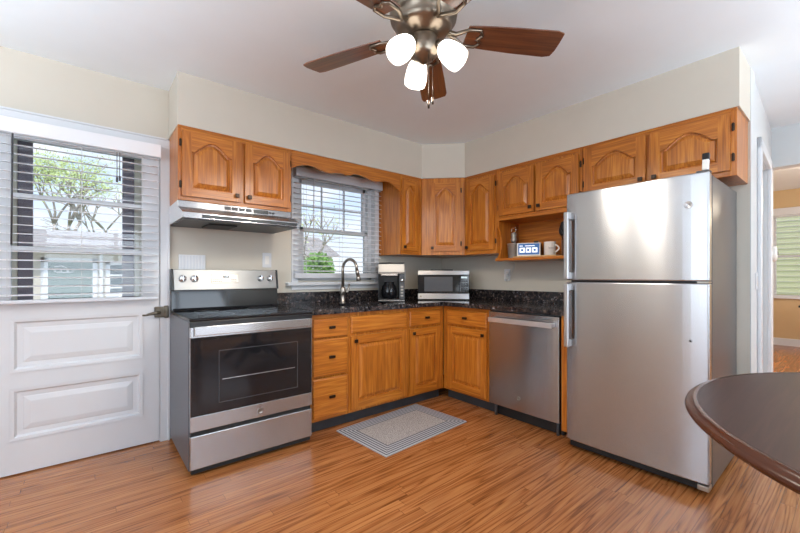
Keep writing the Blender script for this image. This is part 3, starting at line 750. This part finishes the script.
# ---------------- microwave
mw = thing('microwave', 'stainless and black microwave set diagonally in the counter corner', 'microwave', (-.488,-.493,.914), radians(-42))
MB().box(-.252,.252,.018,.34,.012,.292).build('housing', M['black'], mw, .005)
for fx in (-.22,.22):
    for fy in (.05,.3): MB().cyl((fx,fy,0),(fx,fy,.013),.012,n=8).build('foot', M['rubber'], mw)
fc = MB().box(-.254,.254,0,.018,.010,.066).box(-.254,.254,0,.018,.252,.294).build('front_trim', M['steelhi'], mw, .003)
dg_ = MB().box(-.254,.155,.002,.018,.067,.251).build('door_glass', M['glassblack'], mw, .003)
MB().box(-.19,.09,.0008,.0022,.088,.232).build('window_mesh', M['darkgrey'], dg_)
cpn = MB().box(.157,.254,.002,.018,.067,.251).build('control_panel', M['glassblack'], mw, .003)
b = MB()
for i in range(3):
    for j in range(5): b.box(.174+i*.024, .190+i*.024, .0008, .0022, .085+j*.024, .098+j*.024)
b.build('keypad', M['darkgrey'], cpn)
MB().box(.175,.235,.0008,.0022,.218,.234).build('clock_display', emit('clock_glow', (.65,.8,.85,1), .35), cpn)
badge(fc, Matrix.Translation((-.225,-.0002,.038)) @ Matrix.Rotation(pi/2,4,'X'), .010, M['nickel'], M['darkgrey'])
tr = MB().box(-.12,.10,-.10,.10,0,.006).box(-.12,.10,-.10,-.094,.006,.014).box(-.12,.10,.094,.10,.006,.014).build('serving_tray', M['black'], None, .002)
tr.location = (-.39,-.38,.914+.2925); tr.rotation_euler = (0,0,radians(-42)); tag(tr, 'thin black tray lying on top of the microwave', 'tray')

# ---------------- coffee maker
cm = thing('coffee_maker', 'stainless and black drip coffee maker left of the microwave', 'coffee maker', (-1.041,-.361,.914), radians(-36))
MB().box(-.122,.122,0,.22,0,.028).build('base', M['black'], cm, .004)
MB().box(-.122,.122,-.002,.0,.010,.016).build('base_trim', M['steel'], cm)
MB().box(-.122,-.112,.0,.22,.028,.262).box(.072,.122,.01,.22,.028,.262).box(-.112,.072,.13,.22,.028,.262).build('housing', M['black'], cm, .003)
MB().box(-.126,.126,-.006,.224,.262,.352).build('water_tank_shroud', M['steelsoft'], cm, .008)
MB().box(-.120,.120,.0,.218,.352,.366).build('lid', M['black'], cm, .004)
cf = MB().lathe([(.05,0),(.07,.02),(.075,.07),(.065,.115),(.045,.14),(.048,.155)], 24, Matrix.Translation((-.02,.066,.03))).build('carafe', M['glassblack'], cm)
MB().tube([(-.02,-.005,.17),(-.02,-.03,.16),(-.02,-.035,.10),(-.02,-.012,.07)], .007, 8).build('carafe_handle', M['black'], cf)
MB().box(-.10,.06,.0,.03,.243,.262).build('brew_basket', M['steel'], cm, .003)
cpn = MB().box(.074,.120,.006,.0105,.03,.26).build('control_panel', M['darkgrey'], cm, .001)
MB().lathe([(.016,0),(.014,.012),(.001,.013)], 16, Matrix.Translation((.097,.006,.20)) @ Matrix.Rotation(pi/2,4,'X')).build('dial', M['chrome'], cpn)
b = MB()
for k in range(4): b.box(.085,.109,.004,.0062,.05+k*.028,.064+k*.028)
b.build('button', M['nickel'], cpn)
MB().box(-.118,.118,-.0075,-.0058,.272,.278).build('shroud_line', M['darkgrey'], cm)

# ---------------- wall plates
def plate(name, label, cat, loc, rz, w=.07, h=.115, kind='outlet', group=None):
    r = thing(name, label, cat, loc, rz, group)
    MB().box(-w/2, w/2, -.006, 0, -h/2, h/2).build('cover_plate', M['white'], r, .003)
    b = MB()
    if kind == 'outlet': b.box(-.017,.017,-.008,-.006,.008,.042).box(-.017,.017,-.008,-.006,-.042,-.008)
    elif kind == 'rocker': b.box(-.017,.017,-.009,-.006,-.034,.034)
    b.build('outlet_face' if kind == 'outlet' else 'rocker', M['ceramic'], r, .001)
    if kind == 'outlet':
        b = MB()
        for zz in (.025,-.025): b.box(-.008,-.006,-.0085,-.0078,zz-.005,zz+.005).box(.006,.008,-.0085,-.0078,zz-.005,zz+.005)
        b.build('outlet_slots', M['darkgrey'], r)
    return r
plate('light_switch', 'single white rocker switch on the wall right above the range backguard', 'switch', (-2.07,-.0005,1.285), 0, .075, .12, 'rocker')
plate('wall_outlet', 'white outlet on back wall between coffee maker and microwave', 'outlet', (-.60,-.0005,1.165), 0)
ol = plate('wall_outlet', 'white outlet under the open shelf with a charger plugged in', 'outlet', (-.0005,-.90,1.165), ZB)
pc = thing('phone_charger', 'small white plug-in charger with cord below the open shelf', 'charger', (-.009,-.90,1.145), ZB)
MB().box(-.018,.018,-.03,0,-.022,.03).build('charger_body', M['ceramic'], pc, .005)
MB().tube([(0,-.02,-.022),(.01,-.025,-.05),(.035,-.02,-.04),(.06,-.01,.03),(.08,.0,.10),(.085,.003,.143)], .0022, 6).build('charger_cord', M['cord'], pc)
sw = plate('light_switch', 'white rocker switch on the pale wall end past the refrigerator', 'switch', (.30,hx(.30)-.0005,1.12), ang, .07, .115, 'rocker')
r = thing('switch_cover', 'wide ribbed white wall plate behind the left end of the range', 'wall plate', (-2.62,-.0005,1.255))
MB().box(-.088,.088,-.008,0,-.056,.056).build('cover_plate', M['white'], r, .003)
b = MB()
for k in range(8): b.box(-.078+k*.0205, -.068+k*.0205, -.0105, -.008, -.048, .048)
b.build('ribs', M['blindgrey'], r, .001)
r = thing('thermostat', 'white oval thermostat on the pale wall beside the dining doorway', 'thermostat', (1.44,hx(1.44)-.001,1.35), ang)
MB().lathe([(.055,0),(.055,.022),(.045,.038),(.001,.044)], 24, Matrix.Scale(1.25,4,(0,0,1)) @ Matrix.Rotation(pi/2,4,'X')).build('housing', M['ceramic'], r)
MB().box(-.02,.02,-.046,-.042,-.01,.02).build('screen', M['darkgrey'], r)

# ---------------- things on the open shelf  (z 1.315)
SZ = 1.3155
pt = thing('tin_pot', 'grey ribbed tin pot at the left end of the open shelf', 'pot', (-.20,-1.105,SZ))
b = MB(); n = 36; prof = [(.048,0),(.05,.004),(.058,.125),(.061,.128),(.061,.134),(.054,.134),(.048,.02),(.001,.02)]
b.lathe(prof, n, cap=True); b.build('pot_body', M['tin'], pt)
b = MB()
for k in range(4): b.tube([((.0515+.0012*k*2)*cos(2*pi*i/24), (.0515+.0012*k*2)*sin(2*pi*i/24), .022+k*.028) for i in range(24)], .0015, 5, closed=True)
b.build('pot_ribs', M['nickel'], pt)
ut = thing('whisk', 'wire-handled metal kitchen gadget with ring top standing in the tin pot', 'utensil', (-.20,-1.105,SZ+.022))
MB().cyl((0,0,0),(0,0,.12),.008,n=10).lathe([(.012,.12),(.024,.13),(.027,.15),(.02,.175),(.026,.19),(.022,.21),(.01,.215)], 16).build('body', M['tin'], ut)
MB().tube([(.0,.022*cos(2*pi*i/20),.236+.022*sin(2*pi*i/20)) for i in range(20)], .0035, 6, closed=True).tube([(.0,.012*cos(2*pi*i/20)+.0,.203+.012*sin(2*pi*i/20)) for i in range(20)], .003, 6, closed=True).build('ring', M['chrome'], ut)
bd = MB().box(-.075,.075,-.20,.20,0,.012).build('wooden_board', M['woodlt'], None, .003)
bd.location = (-.245,-1.375,SZ); tag(bd, 'pale wooden board lying on the open shelf under display and mug', 'board')
ds = thing('smart_display', 'small white smart display with blue screen on the shelf board', 'display', (-.25,-1.285,SZ+.0125), radians(-62))
Md = Matrix.Rotation(radians(-16),4,'X')
sc_ = MB().box(-.098,.098,0,.012,.004,.125,0,Md).build('screen_case', M['ceramic'], ds, .004)
blue = emit('screen_blue', srgb(70,120,178), .35, srgb(40,80,140)); wht = emit('screen_white', (.9,.95,1,1), .7)
MB().box(-.088,.088,-.0008,.0,.014,.116,0,Md).build('screen', blue, sc_)
b = MB()
for k in range(3): b.box(-.075+k*.052,-.032+k*.052,-.0016,-.0008,.034,.078,0,Md)
b.box(-.03,.05,-.0016,-.0008,.092,.098,0,Md).box(-.078,-.05,-.0016,-.0008,.092,.098,0,Md)
b.build('screen_cards', wht, sc_)
b = MB()
for k, kx in enumerate((-.064,-.013,.04)): b.box(kx,kx+.02,-.0022,-.0016,.046,.066,0,Md)
b.build('screen_icons', blue, sc_)
MB().prism([(.01,.0),(.075,.0),(.035,.075),(.022,.075)], -.06, .06, 'x').build('speaker_base', M['blindgrey'], ds, .004)
bc = MB().box(-.045,.045,-.012,.012,0,.14).box(-.02,.02,-.012,.012,.14,.155).build('black_caddy', M['black'], None, .005)
bc.location = (-.10,-1.27,SZ); bc.rotation_euler = (0,0,radians(-80)); tag(bc, 'black container standing behind the smart display', 'container')
mg = thing('coffee_mug', 'white ceramic mug with faint dark lettering on the shelf board', 'mug', (-.235,-1.475,SZ+.0125), 0)
MB().lathe([(.038,0),(.046,.004),(.047,.108),(.0485,.112),(.044,.112),(.043,.012),(.001,.01)], 28).build('mug_body', M['ceramic'], mg)
MB().tube([(-.035*0+.0, -.045-.034*sin(pi*i/10), .088-.064*i/10) for i in range(11)], .006, 8).build('mug_handle', M['ceramic'], mg)
pale = plain('grey_print', srgb(150,150,155), .4)
mesh_text('love', .026, .0002, pale, 'mug_lettering', mg, Matrix.Rotation(radians(-50),4,'Z') @ Matrix.Translation((0,-.0482,.06)) @ Matrix.Rotation(pi/2,4,'X'))
uh = thing('utensil_crock', 'black and brown utensil holder at the right end of the open shelf', 'utensil holder', (-.24,-1.635,SZ))
MB().lathe([(.045,0),(.05,.005),(.052,.12),(.055,.125),(.049,.125),(.046,.02),(.001,.02)], 24).build('crock', plain('brown_glaze', srgb(92,62,44), .3), uh)
for k, (dx_, dy_, hh) in enumerate(((-.02,.03,.27),(.0,.01,.30),(-.03,-.01,.25),(.02,-.02,.28),(-.01,.045,.24))):
    MB().cyl((dx_*.4,dy_*.4,.022),(dx_*1.1,dy_*1.1,hh-.07),.005,n=8).lathe([(.006,0),(.022,.02),(.026,.045),(.018,.075),(.002,.085)],14,Matrix.Translation((dx_*1.1,dy_*1.1,hh-.075)) @ Matrix.Scale(.45,4,(1,0,0))).build('ladle_spoon', M['black'], uh)
# small clear cup on the counter next to the fridge
cp_ = thing('stacked_cups', 'two clear plastic cups stacked on the counter beside the refrigerator', 'cup', (-.34,-1.765,.9145))
MB().lathe([(.03,0),(.036,.09),(.038,.092),(.035,.092),(.029,.004),(.001,.004)], 20).build('cup', plain('clear_plastic_blueish', srgb(176,190,204), .12, 0, Transmission_Weight=.6), cp_)
MB().lathe([(.036,.0932),(.040,.125),(.042,.127),(.039,.127),(.034,.098),(.001,.098)], 20).build('lid', plain('white_plastic_lid', srgb(220,226,232), .3), cp_)

# ---------------- unseen uplights, added out of view to brighten the ceiling
def fill_uplight(label, loc, power):
    r = thing('added_uplight', label, 'lamp', loc)
    h = 1.30
    MB().lathe([(.14,0),(.14,.015),(.03,.03),(.012,.05)], 24).build('base', M['bronze'], r)
    MB().cyl((0,0,.04),(0,0,h),.012).build('pole', M['bronze'], r)
    MB().lathe([(.02,h-.02),(.10,h+.02),(.18,h+.08),(.20,h+.12),(.19,h+.12),(.09,h+.04),(.001,h+.02)], 28, cap=False).build('bowl_shade', M['bronze'], r)
    l = bpy.data.lights.new('bulb', 'SPOT'); l.energy = power; l.color = (.80,.90,1); l.shadow_soft_size = .12; l.spot_size = radians(165); l.spot_blend = .6
    o = bpy.data.objects.new('bulb', l); COL.objects.link(o); o.parent = r; o.location = (0,0,h+.11); o.rotation_euler = (pi,0,0)
fill_uplight('unseen bronze uplight added to brighten the ceiling, left of the white exterior door', (-4.7,-1.7,0), 190)
fill_uplight('unseen bronze uplight added to brighten the ceiling, near the dining doorway behind the table', (-.75,-4.75,0), 270)
# ---------------- mat
mt = MB().box(-.425,.425,-.28,.28,0,.008).build('floor_mat', M['mat'], None, .003); mt.location = (-1.345,-.895,.001); mt.rotation_euler = (0,0,radians(4))
tag(mt, 'grey rectangular woven mat with concentric striped border on the wood floor', 'mat')

# ---------------- round table (foreground right)
tb = thing('dining_table', 'round dark mahogany table in the right foreground', 'table', (-1.45,-3.565,0))
prof = [(.80,0),(.815,-.004),(.832,-.006),(.842,-.012),(.846,-.02),(.842,-.028),(.832,-.032),(.829,-.038),(.828,-.044),(.78,-.046)]
MB().lathe([(.001,0),(.815,0),(.818,-.001),(.818,-.03),(.001,-.03)], 96, Matrix.Translation((0,0,.75)), cap=False, smooth=False).build('tabletop', M['mahog'], tb)
MB().lathe([(.8185,.0),(.826,.0005),(.832,-.004),(.834,-.007),(.842,-.009),(.849,-.014),(.852,-.020),(.849,-.026),(.842,-.030),(.838,-.031),(.837,-.036),(.830,-.041),(.79,-.043),(.79,-.031)], 120, Matrix.Translation((0,0,.75)), cap=False).build('moulded_rim', M['rim'], tb)
MB().lathe([(.06,.10),(.10,.14),(.085,.22),(.05,.30),(.06,.45),(.045,.55),(.07,.64),(.11,.70),(.16,.716)], 28).build('pedestal', M['mahog'], tb)
for k in range(4):
    a = pi/4+k*pi/2
    pth = [(cos(a)*r_, sin(a)*r_, z) for r_, z in ((.05,.20),(.16,.22),(.28,.15),(.38,.06),(.44,.03))]
    MB().tube(pth, [.045,.042,.036,.03,.028], 10).build('leg', M['mahog'], tb)
# chair seen in the oven glass
ch = thing('dining_chair', 'dark wooden chair pulled up to the round table', 'chair', (-2.27,-3.83,0), radians(108))
MB().box(-.21,.21,-.2,.2,.44,.47).build('seat', M['espresso'], ch, .01)
for sx in (-1,1):
    MB().cyl((sx*.18,-.17,0),(sx*.18,-.17,.44),.016,.02,n=10).build('leg', M['espresso'], ch)
    MB().tube([(sx*.19,.2,0),(sx*.18,.18,.45),(sx*.18,.21,.75),(sx*.18,.24,.98)], .018, 10).build('leg', M['espresso'], ch)
b = MB()
for z in (.62,.74,.86,.96): b.box(-.17,.17,.19+(z-.5)*.1,.205+(z-.5)*.1,z-.02,z+.02)
b.build('backrest', M['espresso'], ch, .004)
MB().box(-.17,.17,-.18,-.16,.2,.23).box(-.17,.17,.17,.19,.2,.23).build('stretcher', M['espresso'], ch)

# ---------------- ceiling fan
fn = thing('ceiling_fan', 'nickel ceiling fan with five walnut blades and three lit glass shades', 'ceiling fan', (-2.03,-1.85,H))
MB().lathe([(.085,0),(.09,-.012),(.075,-.03),(.06,-.045),(.062,-.06),(.12,-.07),(.15,-.085),(.155,-.125),(.15,-.15),(.13,-.165),(.135,-.175),(.11,-.20),(.075,-.215),(.06,-.225)], 40).build('motor_housing', M['fanmetal'], fn)
MB().lathe([(.06,-.225),(.066,-.235),(.066,-.30),(.05,-.32),(.02,-.335),(.008,-.345)], 28).build('light_kit', M['fanmetal'], fn)
for k in range(5):
    a = radians(113-72*k); Rm = Matrix.Rotation(a,4,'Z'); zb = -.2
    bm_ = Rm @ Matrix.Translation((0,0,zb)) @ Matrix.Rotation(radians(-11),4,'X')
    outl = [(.20,-.058),(.30,-.067),(.45,-.075),(.62,-.080),(.655,-.070),(.660,-.02),(.662,.03),(.655,.066),(.62,.076),(.45,.073),(.30,.065),(.20,.056)]
    b = MB().prism(outl, -.0035, .0035)
    bl = MB(); bl.add([bm_ @ Vector(v) for v in b.v], b.f, 0)
    blade = b.build('blade', M['walnut'], fn, .002); blade.matrix_local = bm_
    br = MB()
    br.tube([(.09,0,.02),(.15,-.012,-.006),(.20,-.045,-.010),(.255,-.048,-.009),(.272,-.022,-.009)], [.011,.010,.008,.007,.006], 8)
    br.tube([(.09,0,.02),(.15,.012,-.006),(.20,.045,-.010),(.255,.048,-.009),(.272,.022,-.009)], [.011,.010,.008,.007,.006], 8)
    br.tube([(.272,-.022,-.009),(.258,0,-.010),(.272,.022,-.009)], [.006,.009,.006], 8)
    o = br.build('blade_iron', M['fanmetal'], fn); o.matrix_local = bm_
for az in (62, 182, 302):
    a = radians(az); dr_ = Vector((cos(a), sin(a), 0))
    p0 = dr_*.040+Vector((0,0,-.25)); p1 = dr_*.055+Vector((0,0,-.252)); ax = (dr_*.72+Vector((0,0,-.70))).normalized()
    arm = MB().tube([p0, p1, p1+ax*.02], .010, 10).cyl(p1+ax*.015, p1+ax*.045, .020, .026, 18).build('lamp_arm', M['fanmetal'], fn)
    q_ = ax.to_track_quat('Z','Y').to_matrix().to_4x4(); q_.translation = p1+ax*.038
    n = 40; b = MB(); vs = []; fs = []
    prof = [(.024,0),(.034,.010),(.044,.028),(.050,.052),(.053,.078),(.053,.10),(.050,.118),(.040,.124),(.004,.126)]
    b.lathe(prof, n, q_); b.build('glass_shade', M['shade'], arm)
    l = bpy.data.lights.new('bulb', 'SPOT'); l.energy = 16; l.color = (1,.90,.77); l.shadow_soft_size = .045; l.spot_size = radians(172); l.spot_blend = .35
    lo = bpy.data.objects.new('bulb', l); COL.objects.link(lo); lo.parent = fn; lo.location = p1+ax*.19
b = MB().cyl((.03,-.03,-.32),(.03,-.03,-.50),.0015,n=6).cyl((.03,-.03,-.50),(.03,-.03,-.53),.006,.004,n=8).cyl((-.01,-.045,-.32),(-.01,-.045,-.53),.0015,n=6).cyl((-.01,-.045,-.53),(-.01,-.045,-.565),.006,.004,n=8)
b.build('pull_chain', M['bronze'], fn)

# ---------------- dining room beyond
tf = thing('ceiling_light_fan', 'white ceiling fan with light in the dining room beyond the doorway', 'ceiling fan', (3.3,-3.05,2.58))
MB().lathe([(.07,0),(.07,-.04),(.03,-.05),(.03,-.12),(.10,-.14),(.10,-.20),(.05,-.22)], 24).build('motor_housing', M['white'], tf)
for k in range(4):
    o = MB().prism([(.12,-.05),(.55,-.07),(.60,0),(.55,.07),(.12,.05)], -.004, .004).build('blade', M['white'], tf, .002)
    o.matrix_local = Matrix.Rotation(radians(30+90*k),4,'Z') @ Matrix.Translation((0,0,-.16)) @ Matrix.Rotation(radians(12),4,'X')
MB().lathe([(.05,-.22),(.10,-.25),(.11,-.29),(.06,-.34),(.01,-.35)], 24).build('glass_bowl', M['shade'], tf)
l = bpy.data.lights.new('bulb', 'POINT'); l.energy = 14; l.color = (1,.86,.66); l.shadow_soft_size = .1
lo = bpy.data.objects.new('bulb', l); COL.objects.link(lo); lo.parent = tf; lo.location = (0,0,-.5)
ct_ = thing('console_table', 'small black console table beneath the dining room window', 'table', (4.9,-2.95,0))
MB().box(-.25,.25,-.45,.38,.70,.73).box(-.22,.22,-.42,.35,.62,.70).build('tabletop', M['espresso'], ct_, .004)
for sx in (-1,1):
    for yy in (-.40,.33): MB().box(sx*.21-.02,sx*.21+.02,yy-.02,yy+.02,0,.62).build('leg', M['espresso'], ct_, .003)

# ================================================================== outdoors
struct(bx('ground', -40, 40, .2, 60, -.75, -.65, M['grass']))
tag(bx('driveway', -7, -1.0, 2.5, 8.0, -.649, -.63, M['drive']), 'pale concrete driveway in front of the garage', 'driveway')
ga = thing('garage', 'cream detached garage with shingle roof seen through the door glass', 'garage', (-3.4,8.4,-.64))
gz = .64
MB().box(-3.2,3.2,0,5,0,1.75+gz).build('wall', M['siding'], ga)
MB().prism([(-.4,1.70+gz),(-.4,1.80+gz),(2.5,2.42+gz),(5.4,1.80+gz),(5.4,1.70+gz)], -3.5, 3.5, 'x').build('roof', M['roof'], ga)
gd = MB().box(-.50,.27,-.04,0,0,1.46+gz)
gd.build('garage_door', M['garage'], ga)
MB().box(-.62,-.50,-.05,0,0,1.56+gz).box(.27,.36,-.05,0,0,1.56+gz).box(-.62,.36,-.05,0,1.46+gz,1.56+gz).build('door_trim', M['white'], ga)
b = MB()
for k in range(5): b.box(-.50,.27,-.045,-.04,.42*k+.02,.42*k+.03)
b.build('door_grooves', M['darkgrey'], ga)
b = MB()
for cxx, r0 in ((-.33,.045),(-.22,.05),(-.13,.045)):
    b.tube([(cxx+r0*1.3*cos(2*pi*i/16), -.06, 1.27+gz+r0*.8*sin(2*pi*i/16)) for i in range(16)], .010, 6, closed=True)
b.tube([(-.40,-.06,1.36+gz),(-.28,-.06,1.38+gz),(-.18,-.06,1.34+gz)], .012, 6)
b.build('scroll_ornament', M['white'], ga)
wg = MB().box(.52,.60,-.05,0,.2,1.50+gz).box(1.12,1.20,-.05,0,.2,1.50+gz).box(.52,1.20,-.05,0,1.42+gz,1.50+gz).box(.84,.88,-.04,0,.2,1.42+gz).box(.6,1.12,-.04,0,1.15+gz,1.19+gz).box(.6,1.12,-.04,0,.85+gz,.89+gz).box(.6,1.12,-.04,0,.2,.75+gz).build('entry_door', M['white'], ga)
MB().box(.6,1.12,-.02,0,.75+gz,1.42+gz).build('pane', M['paneglass'], wg)
MB().box(.40,.46,-.10,0,0,1.70+gz).build('downspout', M['white'], ga)
nh = thing('neighbour_house', 'white sided house beyond the kitchen window', 'house', (5.5,17,-.64))
MB().box(-2.0,2.6,0,5,0,3.0).build('wall', plain('white_siding', srgb(240,240,238), .7), nh)
b = MB()
for k in range(14): b.box(-2.01,2.61,-.02,0,.2*k+.1,.2*k+.115)
b.build('siding_lines', M['blindgrey'], nh)
MB().prism([(-.4,2.95),(2.5,4.3),(5.4,2.95)], -2.4, 3.0, 'x').build('roof', M['roof'], nh)
MB().box(-.9,-.1,-.05,0,1.2,2.4).build('window_frame', M['white'], nh)
def foliage(name, parent, blobs, n, mat, sz):
    b = MB()
    for _ in range(n):
        c_, rr = random.choice(blobs); d_ = Vector((random.gauss(0,1), random.gauss(0,1), random.gauss(0,1))).normalized()*rr*random.uniform(.55,1)
        p = Vector(c_)+d_; u_ = Vector((random.gauss(0,1),random.gauss(0,1),random.gauss(0,1))).normalized(); w_ = u_.orthogonal().normalized()
        u_ *= sz*random.uniform(.6,1.2); w_ *= sz*.5
        b.add([p-u_, p+w_, p+u_, p-w_], [(0,1,2,3)])
    return b.build(name, mat, parent)
def tree(label, loc, h, spread, leaf, seed, nleaf=0, lsz=.07):
    random.seed(seed)
    r = thing('tree', label, 'tree', loc)
    b = MB(); tips = []
    def br(p, d, ln, rad, lv):
        e_ = p+d*ln; mid = p+d*ln*.5+Vector((random.uniform(-1,1),random.uniform(-1,1),0))*ln*.06
        b.tube([p, mid, e_], [rad, rad*.8, rad*.62], 5)
        if lv == 0: tips.append(e_); return
        for _ in range(3 if lv > 1 else 4):
            nd = (d+Vector((random.uniform(-1,1),random.uniform(-1,1),random.uniform(-.25,.6)))*spread).normalized()
            br(e_, nd, ln*random.uniform(.6,.8), rad*.6, lv-1)
    br(Vector((0,0,0)), Vector((0,0,1)), h*.33, h*.02, 4)
    b.build('trunk', M['bark'], r)
    if nleaf: foliage('foliage', r, [(t_, h*.07) for t_ in tips], nleaf, leaf, lsz)
    return r
tree('leafy yellow-green spring tree behind the garage', (-4.0,16.5,-.64), 7.2, .75, M['leaf'], 3, 3500, .05)
tree('bare branched tree behind the right side of the garage', (-1.9,24.0,-.64), 8, .9, M['leaf'], 5)
tree('bare branched tree between the kitchen window and white house', (1.7,7.0,-.64), 4.2, .9, M['leaf'], 9, 350, .05)
tree('bare branched tree at the left of the kitchen window view', (2.6,17.5,-.64), 6.6, .9, M['leaf'], 12, 250, .06)
random.seed(4)
bs = thing('evergreen_bush', 'rounded green bush outside the kitchen window', 'bush', (.62,4.3,-.64))
foliage('foliage', bs, [((0,0,.9),.44),((0,0,1.5),.44),((0,0,1.95),.36),((0,0,.4),.42)], 5200, M['bush'], .05)
MB().cyl((0,0,0),(0,0,1.6),.05,.03,n=8).build('stem', M['bark'], bs)
# dining room outdoor greenery
yh = thing('neighbour_house', 'pale yellow sided house outside the dining room window', 'house', (9.5,-2.5,-.64))
MB().box(0,4,-5,5,0,4.6).build('wall', plain('yellow_siding', srgb(226,224,178), .7), yh)
b = MB()
for k in range(34): b.box(-.012,0,-5,5,.13*k+.1,.13*k+.112)
b.build('siding_lines', M['cream'], yh)
struct(bx('ground', 6, 20, -12, .2, -.75, -.65, M['grass']))
